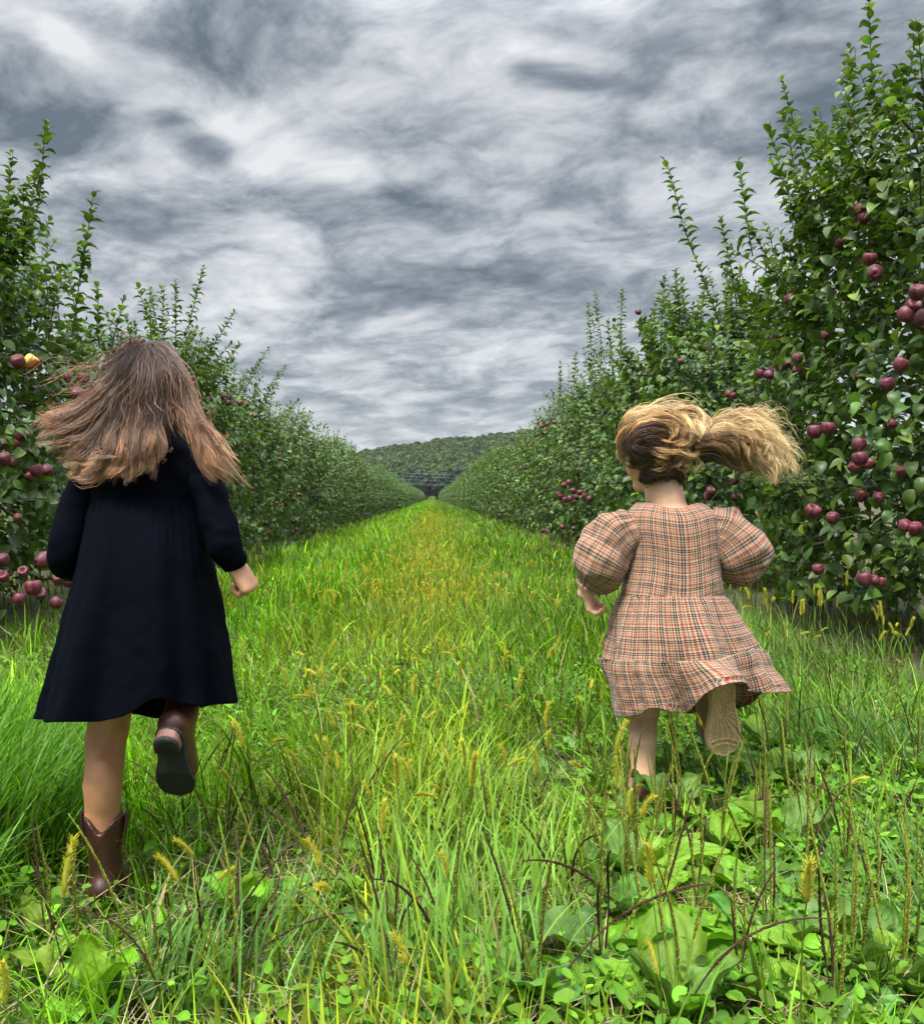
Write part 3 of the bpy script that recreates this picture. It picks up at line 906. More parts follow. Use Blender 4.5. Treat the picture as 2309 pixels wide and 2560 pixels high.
# --- where the fruit shows in the photo: (px, py, lateral distance of that part of the row, size in px)
FRUIT = {
    'R': [(2035, 1080, 1.95, 40), (2068, 1071, 1.98, 36), (2148, 1147, 2.1, 40), (2146, 1112, 2.15, 36), (2136, 1168, 2.15, 34), (2172, 1160, 2.2, 30), (2030, 1280, 1.92, 40), (2080, 1296, 2.0, 34),
          (2292, 732, 2.25, 44), (2280, 768, 2.28, 42), (2264, 787, 2.25, 42), (2302, 795, 2.3, 42), (2250, 912, 2.2, 40), (2216, 962, 2.2, 40), (2172, 648, 2.35, 36), (2186, 682, 2.3, 42), (2150, 525, 2.45, 34), (2160, 545, 2.45, 34),
          (2120, 595, 2.45, 32), (2098, 608, 2.45, 28), (1898, 934, 2.0, 26), (1922, 938, 2.0, 26), (1992, 897, 2.1, 28), (1960, 912, 2.1, 26), (1990, 925, 2.1, 24), (2160, 1449, 1.9, 40), (2185, 1452, 1.95, 30), (2202, 1455, 2.0, 26), (2044, 1424, 1.95, 30),
          (2150, 1240, 2.25, 34), (2195, 1245, 2.3, 28), (2262, 1315, 2.3, 34), (2286, 1322, 2.3, 36), (2258, 1180, 2.4, 34), (1775, 1231, 2.0, 26), (1768, 1242, 2.0, 24), (1820, 985, 2.1, 20), (1832, 990, 2.1, 18),
          (1410, 1213, 1.93, 16), (1422, 1207, 1.93, 16), (1432, 1228, 1.93, 17), (1448, 1232, 1.93, 16), (1462, 1240, 1.93, 17), (1400, 1243, 1.93, 17), (1412, 1250, 1.93, 17), (1424, 1247, 1.93, 16), (1396, 1236, 1.93, 15), (1472, 1248, 1.95, 16), (1440, 1244, 1.95, 15),
          (1345, 1058, 2.1, 11), (1355, 1066, 2.1, 11), (1366, 1062, 2.1, 11), (1384, 1056, 2.1, 10), (1362, 1074, 2.1, 10), (1300, 1171, 2.0, 9), (1312, 1170, 2.0, 9), (1358, 1327, 1.9, 13), (1368, 1330, 1.9, 13), (1405, 1318, 1.93, 14), (1434, 1322, 1.93, 13), (1386, 1366, 1.9, 14),
          (1595, 780, 2.2, 16), (1700, 905, 2.2, 18), (1665, 1015, 2.2, 18), (2060, 840, 2.3, 24), (2150, 940, 2.35, 26), (2230, 1060, 2.4, 26)],
    'L': [(78, 906, 2.25, 38), (46, 905, 2.3, 38), (210, 948, 2.2, 34), (192, 985, 2.2, 38), (104, 1030, 2.35, 28), (170, 945, 2.35, 22), (108, 1400, 2.1, 42), (84, 1470, 2.1, 44), (102, 1485, 2.15, 34), (50, 1498, 2.15, 34), (140, 1508, 2.1, 34), (152, 1446, 2.1, 38), (178, 1452, 2.15, 38),
          (60, 1430, 2.2, 30), (8, 1400, 2.25, 34), (8, 1442, 2.25, 34), (55, 1090, 2.3, 34), (12, 1148, 2.3, 36), (34, 1156, 2.35, 30), (92, 1178, 2.25, 36), (118, 1176, 2.3, 32), (78, 1192, 2.35, 28), (20, 1110, 2.4, 28), (48, 1110, 2.4, 28), (46, 1294, 2.3, 22), (180, 1500, 2.2, 26),
          (478, 948, 2.35, 18), (484, 960, 2.35, 16), (560, 993, 2.35, 17), (574, 994, 2.35, 16), (570, 1008, 2.35, 15), (530, 996, 2.4, 15), (600, 1008, 2.4, 15), (616, 1012, 2.4, 15), (638, 1040, 2.35, 14), (594, 1068, 2.35, 14), (602, 1064, 2.35, 12), (618, 1120, 2.3, 12), (630, 1132, 2.3, 12), (560, 1258, 2.25, 16), (548, 1100, 2.3, 12),
          (670, 1330, 2.2, 15), (664, 1308, 2.2, 13), (700, 1148, 2.3, 11), (735, 1250, 2.2, 11), (740, 1325, 2.2, 12), (785, 1210, 2.25, 8), (890, 1250, 2.2, 8), (860, 1220, 2.25, 8), (868, 1238, 2.25, 7), (692, 1258, 2.25, 9), (752, 1238, 2.25, 9)],
}
# water shoots that stand clear against the sky: (tip px, tip py, base px, base py, depth)
SHOOTS = {
    'R': [(2172, 2, 2180, 330, 5.5), (2180, 200, 2185, 560, 5.5), (2122, 115, 2135, 360, 5.6), (2245, 170, 2190, 400, 5.4), (2300, 62, 2235, 330, 5.4), (2312, 150, 2300, 380, 5.2), (2036, 280, 2075, 520, 5.8), (2090, 300, 2110, 560, 5.7),
          (1955, 282, 2010, 520, 5.9), (1918, 310, 1990, 560, 5.9), (1985, 450, 2060, 720, 5.7), (1845, 400, 1880, 640, 6.2), (1870, 560, 1990, 800, 6.0), (1660, 400, 1735, 640, 6.6), (1735, 640, 1835, 900, 6.4), (1800, 545, 1840, 760, 6.4),
          (2250, 450, 2220, 700, 5.2), (2290, 440, 2262, 690, 5.2), (1925, 400, 2040, 620, 5.6), (2060, 430, 2120, 680, 5.5), (2280, 290, 2190, 470, 5.5), (2200, 600, 2110, 760, 5.2),
          (1690, 670, 1700, 880, 9.3), (1660, 690, 1650, 900, 9.5), (1760, 720, 1740, 900, 9.0), (1640, 760, 1610, 930, 9.6), (1490, 730, 1500, 930, 13.0), (1470, 760, 1480, 940, 13.4), (1555, 725, 1550, 920, 12.4), (1520, 800, 1530, 960, 13.0), (1400, 905, 1400, 1040, 17.5), (1440, 880, 1430, 1030, 17), (1350, 980, 1350, 1080, 22)],
    'L': [(118, 302, 95, 520, 6.2), (95, 420, 55, 660, 6.2), (28, 378, 20, 600, 6.2), (60, 470, 60, 680, 6.2), (235, 480, 200, 700, 5.8), (215, 600, 180, 840, 5.8), (150, 680, 120, 860, 5.8), (5, 500, 0, 700, 6.0), (120, 620, 100, 800, 5.6),
          (242, 710, 250, 870, 6.4), (312, 742, 280, 860, 6.6), (165, 660, 200, 830, 6.2), (510, 662, 470, 820, 10.2), (440, 700, 440, 880, 10.2), (405, 712, 415, 880, 10.4), (375, 718, 400, 880, 10.4), (345, 710, 380, 840, 10.0), (585, 780, 520, 890, 10.4), (600, 860, 540, 940, 10.6),
          (672, 868, 620, 960, 14.6), (712, 918, 660, 1000, 14.8), (650, 900, 600, 980, 14.4), (745, 1002, 690, 1060, 15), (790, 1075, 780, 1120, 26), (838, 1070, 828, 1120, 27), (868, 1080, 866, 1130, 28), (925, 1098, 915, 1140, 36)],
}
ROWX = {'R': 3.05, 'L': -3.30}
ROWY = {'R': [5.6 + 4.2 * k for k in range(63)], 'L': [6.0 + 4.3 * k for k in range(62)]}
NEAR_LABEL = {
    'R': ["tallest apple tree, nearest on the right, its shoots reaching highest into the sky", "apple tree behind the girl in the plaid dress, second tree of the right row", "third apple tree of the right row, beyond the blond girl",
          "fourth apple tree of the right row, with a round cluster of dark apples", "fifth apple tree of the right row along the grass lane"],
    'L': ["apple tree nearest on the left, heavy with red apples beside the girl in navy", "apple tree behind the head of the girl in navy, second tree of the left row", "third apple tree of the left row, right of the long haired girl",
          "fourth apple tree of the left row along the grass lane", "fifth apple tree of the left row along the grass lane"]}


def build_trees():
    rng = np.random.default_rng(5)
    far_var = []
    for v in range(3):
        cr, wd = make_tree(rng, H=3.3, rx=1.12, ry=2.15, n_shoot=400, detail=1, lsize=0.128, spacing=0.045, fill=2200, tall=18)
        far_var.append((cr, wd))
    far2 = []
    for v in range(2):
        far2.append(make_tree(rng, H=3.1, rx=1.12, ry=2.4, n_shoot=300, detail=0, lsize=0.19, spacing=0.08, fill=1400, tall=14))
    shared = {}
    for side in ('R', 'L'):
        X = ROWX[side]
        ys = np.array(ROWY[side])
        # give every fruit and every clear shoot to its tree
        fr = {}
        for (px, py, lat, d) in FRUIT[side]:
            Y = F_PX * lat / abs(px - CX)
            Y = min(Y, 60)
            k = int(np.argmin(np.abs(ys - Y)))
            fr.setdefault(k, []).append((P(px, py, Y), d * Y / F_PX / 0.091))
        sh = {}
        for (tx, ty, bx, by, Y) in SHOOTS[side]:
            k = int(np.argmin(np.abs(ys - Y)))
            sh.setdefault(k, []).append((P(bx, by, Y), P(tx, ty, Y)))
        for k, Y in enumerate(ys):
            org = np.array([X + rng.normal(0, 0.08), Y, 0.0])
            o = empty("apple_tree", org)
            grp = "apple trees of the right row" if side == 'R' else "apple trees of the left row"
            if k < 5:
                lab = NEAR_LABEL[side][k]
            else:
                lab = "apple tree far down the right row, part of the hedge narrowing towards the hill" if side == 'R' else "apple tree far down the left row, part of the hedge narrowing towards the hill"
            tag(o, lab, "apple tree", grp)
            if k < 4:
                ex = [(b - org, t_ - org, [0.098, 0.105, 0.11, 0.12][k]) for b, t_ in sh.get(k, [])]
                cl = []
                for p, s in fr.get(k, []):
                    vdir = norm(np.array([0, 0, CAM_H]) - p)
                    cl.append(np.concatenate([p - org, vdir, [0.024 * s]]))
                det = 2 if k < 2 else 1
                Hh = (3.95 if side == 'R' else 3.6) if k == 0 else (3.45 if side == 'R' else 3.1)
                cr, wd = make_tree(np.random.default_rng(100 + k + (50 if side == 'L' else 0)), H=Hh, rx=1.14, ry=2.05, n_shoot=[620, 560, 470, 430][k], detail=det,
                                   lsize=[0.097, 0.102, 0.112, 0.118][k], spacing=[0.026, 0.028, 0.036, 0.042][k], fill=[4200, 3800, 3000, 2600][k], extra=ex, clear=np.array(cl) if cl else None, tall=[28, 28, 22, 20][k] if side == 'R' else [15, 18, 20, 20][k])
                wd.build("trunk", BARK, o)
                cr.build("crown", LEAF, o)
            else:
                pool, nm = (far_var, 'a') if k < 11 else (far2, 'b')
                v = int(rng.integers(0, len(pool)))
                key = (nm, v)
                if key not in shared:
                    t_ = pool[v][1].build("trunk", BARK, o); c_ = pool[v][0].build("crown", LEAF, o)
                    shared[key] = (t_, c_)
                else:
                    for src in shared[key]:
                        c = src.copy(); col.objects.link(c); c.parent = o
                o.rotation_euler = (0, 0, math.pi * int(rng.integers(0, 2)) + rng.normal(0, 0.05))
                s = rng.uniform(0.90, 1.08) * (1.0 if side == 'R' else 0.9)
                o.scale = (1.0, 1.0, s)
            inv = o.rotation_euler.to_matrix().inverted()
            for i, (p, s) in enumerate(fr.get(k, [])):
                lp = p - org
                lp = np.array(inv @ Vector(lp)) / np.array(o.scale)
                a = add_apple(o, lp, rng, s, var=3 if (side == 'L' and k == 0 and i == 0) else None)
                if side == 'L' and k == 0 and i == 0:
                    a['label'] = "apple with one yellow cheek"
            # fruit half hidden deeper among the leaves
            for i in range(26 if k < 3 else (14 if k < 9 else 0)):
                z = rng.uniform(0.25, 2.3); a = rng.uniform(0, 6.28)
                q = crown_r(np.array(z), 3.5) * rng.uniform(0.75, 0.97)
                add_apple(o, (math.cos(a) * 1.12 * q, math.sin(a) * 2.3 * q, z), rng, rng.uniform(0.72, 1.08))


build_trees()


def build_far_bush():
    """pale bush closing the far end of the lane"""
    rng = np.random.default_rng(77)
    o = empty("bush", (0.0, 277.0, 0))
    cr, wd = make_tree(rng, H=1.5, rx=1.2, ry=1.0, n_shoot=160, detail=0, lsize=0.22, spacing=0.08, fill=700, tall=6)
    wd.build("stem", BARK, o)
    cr.C = [c * np.array([2.6, 2.1, 1.3]) for c in cr.C]
    cr.build("foliage", LEAF, o)
    tag(o, "pale round bush standing at the far end of the grass lane", "bush")


build_far_bush()
# ================================================================= weeds: plantains and foxtail grass
PLANT_LEAF = leaf_mat("plantain_leaf", rough=0.5, trans=0.24, back=(1.1, 1.1, 1.1), spec=0.28, bump=0.9, bscale=70, tint=(1.3, 1.3, 0.5))
SPIKE = plain_mat("flower_spike", rough=0.8, spec=0.2, nscale=300, namt=0.6, bump=0.5, bdist=0.002)
FOX = leaf_mat("foxtail_bristle", rough=0.6, trans=0.40, spec=0.25, tint=(1.25, 1.15, 0.5), bscale=200)


def broad_leaf(rng, L, W, az, rise, bend, col_, petiole=0.35):
    """one ribbed plantain blade on its stalk; returns V, F, C"""
    nx, ny = 15, 21
    t = np.linspace(0, 1, nx)
    w = W * 0.5 * np.interp(t, [0, 0.06, 0.2, 0.42, 0.65, 0.85, 0.95, 1.0], [0.10, 0.34, 0.80, 1.0, 0.90, 0.56, 0.28, 0.02])
    u = np.linspace(-1, 1, ny)
    wave = 0.10 * W * np.sin(t[:, None] * rng.uniform(9, 15) + rng.uniform(0, 6)) * np.abs(u)[None] ** 2 * np.sign(u)[None] ** 2
    wave2 = 0.06 * W * np.cos(t[:, None] * rng.uniform(14, 22) + 3 * u[None] + rng.uniform(0, 6)) * np.abs(u)[None] ** 2
    cup = 0.16 * W * np.abs(u)[None] ** 1.5 * (1 - 0.4 * t[:, None])
    rib = -0.026 * W * np.cos(u * math.pi * 5)[None] * (1 - t[:, None] ** 3)
    n1 = 12
    ang = rise + bend * np.linspace(0, 1, nx) ** 1.2
    pl = petiole * L
    sx = np.concatenate([[0], np.cumsum(np.cos(ang[:-1]) * L / (nx - 1))]); sz = np.concatenate([[0], np.cumsum(np.sin(ang[:-1]) * L / (nx - 1))])
    a0 = rise + 0.25
    bx, bz = math.cos(a0) * pl, math.sin(a0) * pl
    jag = 1 + 0.05 * np.sin(t[:, None] * rng.uniform(20, 34) + rng.uniform(0, 6, (1, ny)) * 0 + 2 * np.sign(u)[None]) * (np.abs(u)[None] > 0.99)
    X = (bx + sx)[:, None] - np.sin(ang)[:, None] * (cup + wave + wave2 + rib) ; Z = (bz + sz)[:, None] + np.cos(ang)[:, None] * (cup + wave + wave2 + rib)
    Yl = w[:, None] * u[None] * jag
    V = np.stack([X, Yl, Z], -1).reshape(-1, 3)
    c = col_ * (1 + 0.10 * rng.normal(size=(1, 3))) * np.exp(rng.normal(0, 0.15))
    rc = np.ones((nx, ny, 1)); rc[:, ny // 2] = 1.45; rc[:, 3::4] *= 1.15; rc[:, 1::4] *= 0.9
    C = (c * rc).reshape(-1, 3)
    F = [grid_faces(nx, ny)]
    S = catmull([[0, 0, 0], [bx * 0.5, 0, bz * 0.55], [bx, 0, bz], [bx + sx[2], 0, bz + sz[2] - 0.001]], 8)
    Vs, Fs = tubes(S[None], np.linspace(0.0028, 0.0018, 8)[None] * L / 0.15, 5)
    R = np.array(Matrix.Rotation(az, 3, 'Z'))
    n = len(V)
    return np.concatenate([V, Vs]) @ R.T, [F[0], Fs + n], np.concatenate([C, np.broadcast_to(c * np.array([1.4, 1.2, 1.0]), (len(Vs), 3))])


def spike_geo(rng, H, az, lean, bendy, head, r, c_stem, c_head, droop=0.0):
    """flower spike: bare stalk and a head of tight little scales"""
    m = 14
    t = np.linspace(0, 1, m)
    ang = lean + bendy * t ** 1.6
    dx = np.concatenate([[0], np.cumsum(np.sin(ang[:-1]) * H / (m - 1))]); dz = np.concatenate([[0], np.cumsum(np.cos(ang[:-1]) * H / (m - 1))])
    side = 0.02 * H * np.sin(t * rng.uniform(2, 6) + rng.uniform(0, 6)); side -= side[0]
    S = np.stack([dx, side, dz], -1)
    R = np.array(Matrix.Rotation(az, 3, 'Z'))
    S = S @ R.T
    g = Geo()
    V, F = tubes(S[None], np.interp(t, [0, 1 - head, 1], [0.0016, 0.0013, 0.0009])[None], 4)
    g.add(V, [F], c_stem)
    # scales
    ns = int(H * head / 0.0021)
    tt = 1 - head + head * (np.arange(ns) + rng.random(ns)) / ns
    k = 3
    i = np.minimum((tt * (m - 1)).astype(int), m - 2); f = (tt * (m - 1) - i)[:, None]
    ctr = S[i] * (1 - f) + S[i + 1] * f
    T = norm(S[i + 1] - S[i])
    A = norm(np.cross(T, np.array([0.3, 1.0, 0.1]))); B = np.cross(T, A)
    prof = r * np.interp((tt - 1 + head) / head, [0, 0.12, 0.6, 1], [0.55, 1.0, 0.85, 0.35])
    Vs, Cs = [], []
    for j in range(k):
        ph = tt * 900 + j * 2.1 + rng.normal(0, 0.4, ns)
        rad = np.cos(ph)[:, None] * A + np.sin(ph)[:, None] * B
        tan = np.cross(T, rad)
        b0 = ctr + rad * prof[:, None] * 0.3
        q = np.stack([b0 - tan * prof[:, None] * 0.55, ctr + rad * prof[:, None] * 1.15 + T * 0.0012 - tan * prof[:, None] * 0.25, ctr + rad * prof[:, None] * 1.05 + T * 0.0040 + tan * prof[:, None] * 0.3, b0 + tan * prof[:, None] * 0.55 + T * 0.002], 1)
        Vs.append(q.reshape(-1, 3)); Cs.append(np.repeat(np.array(c_head) * np.exp(rng.normal(0, 0.35, (ns, 1))), 4, 0))
    Vs = np.concatenate(Vs)
    g.add(Vs, [np.arange(len(Vs)).reshape(-1, 4)], np.concatenate(Cs))
    V, F = tubes(S[None, max(0, int((1 - head) * m)):], np.interp(np.linspace(0, 1, m - max(0, int((1 - head) * m))), [0, 0.15, 0.7, 1], [0.3, 0.75, 0.65, 0.2])[None] * r, 5)
    g.add(V, [F], np.array(c_head) * 0.7)
    return g


GREEN_P = np.array([0.125, 0.262, 0.014])
BLUE_P = np.array([0.085, 0.195, 0.032])


def plant_mesh(rng, kind):
    """leaf rosette mesh + a list of spike meshes of one plant of the kind"""
    g = Geo()
    nl, L0, rise0 = {'big': (6, 0.128, 0.75), 'mid': (7, 0.092, 0.6), 'low': (6, 0.075, 0.35), 'dock': (6, 0.10, 0.9), 'spiky': (3, 0.07, 0.4)}[kind]
    for i in range(nl):
        L = L0 * rng.uniform(0.7, 1.2)
        W = L * rng.uniform(0.58, 0.78) * (1.2 if kind == 'dock' else 1)
        az = i * 2 * math.pi / nl + rng.normal(0, 0.35)
        cc = GREEN_P if rng.random() < 0.68 else BLUE_P
        V, F, C = broad_leaf(rng, L, W, az, rise0 + rng.normal(0, 0.22), rng.uniform(-1.1, -0.1), cc)
        g.add(V, F, C)
    sp = []
    n = {'big': 4, 'mid': 4, 'low': 2, 'dock': 0, 'spiky': 4}[kind]
    for i in range(n):
        brown = rng.random() < {'big': 0.3, 'mid': 0.35, 'low': 0.4, 'dock': 0, 'spiky': 0.8}[kind]
        H = rng.uniform(0.18, 0.34)
        if brown:
            s = spike_geo(rng, H, rng.uniform(0, 6.28), abs(rng.normal(0.15, 0.25)), rng.uniform(0.1, 1.2), rng.uniform(0.45, 0.70), 0.0023, (0.06, 0.04, 0.02), (0.085, 0.044, 0.026))
        else:
            s = spike_geo(rng, H, rng.uniform(0, 6.28), abs(rng.normal(0.08, 0.16)), rng.uniform(-0.2, 0.5), rng.uniform(0.55, 0.75), 0.0029, (0.16, 0.23, 0.03), (0.23, 0.26, 0.035))
        sp.append((s, brown))
    return g, sp


def ground_at(px, py, z=0.0):
    Y = F_PX * (CAM_H - z) / (py - CY)
    return np.array([(px - CX) * Y / F_PX, Y, 0.0])


def build_plantains():
    rng = np.random.default_rng(61)
    protos = {}
    for kind, nv in (('big', 3), ('mid', 3), ('low', 2), ('dock', 2), ('spiky', 4)):
        protos[kind] = [plant_mesh(rng, kind) for _ in range(nv)]
    # base points read off the photo (px, py of the root), kind, size
    spots = [(1500, 2470, 'big', 1.15), (1340, 2560, 'mid', 1.2), (1690, 2580, 'big', 1.1), (1740, 2330, 'mid', 1.1), (1930, 2420, 'big', 1.05), (1850, 2540, 'mid', 1.1), (2130, 2500, 'big', 1.1), (2260, 2540, 'big', 1.1), (2080, 2600, 'mid', 1.1),
             (1590, 2240, 'big', 1.05), (1680, 2190, 'mid', 1.1), (1800, 2170, 'big', 1.0), (1900, 2230, 'mid', 1.1), (2010, 2170, 'big', 1.05), (2110, 2240, 'mid', 1.1), (2220, 2160, 'mid', 1.0), (2280, 2320, 'mid', 1.1), (1480, 2180, 'mid', 1.0),
             (1700, 2060, 'big', 1.0), (1800, 2075, 'low', 1.1), (1900, 2090, 'mid', 1.1), (1955, 2000, 'big', 1.1), (2030, 2060, 'mid', 1.0), (2120, 2020, 'mid', 1.0), (2240, 2030, 'mid', 1.0), (1560, 2050, 'mid', 1.0), (1500, 1990, 'mid', 0.9), (1640, 2110, 'mid', 1.0),
             (1690, 1920, 'mid', 0.9), (1740, 1870, 'dock', 0.9), (1905, 1900, 'big', 1.0), (2000, 1900, 'mid', 1.0), (2120, 1920, 'mid', 1.0), (2230, 1900, 'mid', 0.9), (1450, 1900, 'mid', 0.9), (1400, 1820, 'low', 1.0), (1520, 1850, 'low', 1.0), (2190, 1820, 'low', 1.0),
             (1280, 1760, 'low', 1.1), (1200, 1700, 'low', 1.1), (1100, 1740, 'low', 1.0), (1330, 1690, 'low', 1.1), (1000, 1800, 'low', 1.0), (1180, 1850, 'low', 1.0), (640, 1850, 'low', 1.0), (560, 1760, 'mid', 0.9), (850, 1720, 'low', 1.0),
             (585, 2350, 'dock', 1.15), (500, 2420, 'mid', 0.9), (680, 2300, 'low', 1.0), (800, 2260, 'low', 1.1), (760, 2120, 'spiky', 1.0), (880, 2120, 'spiky', 1.1), (640, 2120, 'spiky', 1.0), (700, 2260, 'spiky', 1.0), (560, 2200, 'spiky', 1.1),
             (830, 2300, 'spiky', 1.1), (980, 2420, 'spiky', 1.15), (1130, 2480, 'spiky', 1.1), (1000, 2560, 'spiky', 1.1), (520, 2500, 'spiky', 1.0), (600, 2580, 'spiky', 1.1), (420, 2560, 'spiky', 1.0), (340, 2420, 'low', 1.0), (120, 2380, 'low', 1.1), (60, 2250, 'low', 1.1),
             (180, 2500, 'low', 1.1), (250, 2570, 'dock', 1.0), (470, 2080, 'spiky', 1.0), (540, 2060, 'spiky', 1.0), (960, 1900, 'spiky', 0.9), (1080, 1860, 'spiky', 0.9), (1180, 1780, 'spiky', 1.0), (1270, 1830, 'spiky', 0.9), (1000, 1720, 'spiky', 0.9), (1120, 1690, 'spiky', 1.0),
             (1340, 1780, 'spiky', 0.9), (1240, 1690, 'spiky', 0.9), (900, 1830, 'spiky', 0.9), (780, 1800, 'spiky', 0.9), (700, 1700, 'spiky', 0.9), (1380, 1960, 'spiky', 1.0), (1330, 2110, 'spiky', 1.0), (1420, 2330, 'spiky', 1.1), (1230, 2240, 'spiky', 1.0), (2080, 1830, 'spiky', 1.0),
             (2000, 1780, 'spiky', 0.9), (2240, 1760, 'spiky', 0.9), (1130, 2120, 'spiky', 1.0), (160, 1960, 'spiky', 0.9), (60, 1850, 'spiky', 0.9), (2290, 1950, 'mid', 1.0), (2180, 2400, 'mid', 1.1), (2000, 2330, 'big', 1.0), (1620, 2400, 'mid', 1.1), (1560, 2330, 'big', 1.1)]
    lab = {'big': "large broad leaved plantain with ribbed leaves and tall flower spikes", 'mid': "broad leaved plantain of middling size with upright flower spikes", 'low': "small plantain rosette lying low between the grass blades",
           'dock': "round leaved weed without spikes, glossy leaves held above the grass", 'spiky': "plantain with few leaves and long dark withered flower spikes"}
    first = {}
    for (px, py, kind, s) in spots:
        p = ground_at(px, py)
        v = int(rng.integers(0, len(protos[kind])))
        if math.hypot(p[0] + 0.69, p[1] - 1.90) < 0.07 or math.hypot(p[0] - 0.58, p[1] - 2.52) < 0.06:
            continue
        key = (kind, v)
        if key not in first:
            g, sp = protos[kind][v]
            o = g.build("plantain" if kind != 'dock' else "round_leaf_weed", PLANT_LEAF)
            ch = []
            for (sg, brown) in sp:
                c = sg.build("flower_spike", SPIKE, o)
                c['label'] = "dark brown withered flower spike" if brown else "yellow green flower spike"
                ch.append(c)
            first[key] = (o, ch)
        else:
            so, sch = first[key]
            o = so.copy(); col.objects.link(o)
            for c0 in sch:
                c = c0.copy(); col.objects.link(c); c.parent = o
        o.location = p
        o.rotation_euler = (0, 0, rng.uniform(0, 6.28))
        k = s * rng.uniform(0.88, 1.12)
        o.scale = (k, k, k)
        tag(o, lab[kind], "plantain" if kind != 'dock' else "weed", {'big': 'large plantains in the grass', 'mid': 'middling plantains in the grass', 'low': 'small plantain rosettes in the grass', 'dock': 'round leaved weeds in the grass', 'spiky': 'plantains gone to dark seed'}[kind])


# --- foxtail
def foxtail_geo(rng, H, headL, lean, bendy, near=True):
    m = 10
    t = np.linspace(0, 1, m)
    ang = lean + bendy * t ** 2
    S = np.stack([np.concatenate([[0], np.cumsum(np.sin(ang[:-1]) * H / (m - 1))]), 0.015 * H * np.sin(t * 4 + rng.uniform(0, 6)), np.concatenate([[0], np.cumsum(np.cos(ang[:-1]) * H / (m - 1))])], -1)
    st = Geo()
    V, F = tubes(S[None], np.linspace(0.0013, 0.0008, m)[None], 4)
    st.add(V, [F], (0.17, 0.26, 0.035))
    for q in range(2):
        b = S[2 + q * 2]
        V, Fq, C = blades(b[None], np.array([0.16 * rng.uniform(0.7, 1.2)]), np.array([rng.uniform(0, 6.28)]), np.array([0.3]), np.array([1.4]), np.array([0.005]), np.array([[0.13, 0.25, 0.025]]), 5)
        st.add(V, [Fq], C)
    T = norm(S[-1] - S[-2]); base = S[-1]
    A = norm(np.cross(T, [0.1, 1.0, 0.2])); B = np.cross(T, A)
    hd = Geo()
    nb = 240 if near else 44
    u = rng.random(nb); ph = rng.uniform(0, 6.28, nb)
    curve = 0.10 * headL * np.sin(u * 2.5)[:, None] * A
    core = base + T * (u * headL)[:, None] + curve
    rad = np.cos(ph)[:, None] * A + np.sin(ph)[:, None] * B
    pr = 0.0034 * np.interp(u, [0, 0.12, 0.7, 1], [0.6, 1, 0.9, 0.3])
    b0 = core + rad * pr[:, None] * 0.6
    tipv = norm(rad * 0.75 + T * 0.8) * (0.0085 * rng.uniform(0.7, 1.2, nb))[:, None]
    tan = np.cross(T, rad) * (0.00042 if near else 0.0020)
    q = np.stack([b0 - tan, b0 + tan, b0 + tipv + tan * 0.35, b0 + tipv - tan * 0.35], 1)
    cb = np.array([0.58, 0.54, 0.055]) * np.exp(rng.normal(0, 0.25, (nb, 1)))
    hd.add(q.reshape(-1, 3), [np.arange(nb * 4).reshape(-1, 4)], np.repeat(cb, 4, 0))
    tt = np.linspace(0, 1, 9)
    Sx = base + T * (tt * headL)[:, None] + 0.10 * headL * np.sin(tt * 2.5)[:, None] * A
    V, F = tubes(Sx[None], (0.0036 * np.interp(tt, [0, 0.12, 0.7, 1], [0.5, 1, 0.9, 0.25]))[None], 6)
    hd.add(V, [F], np.array([0.36, 0.37, 0.05]))
    return st, hd


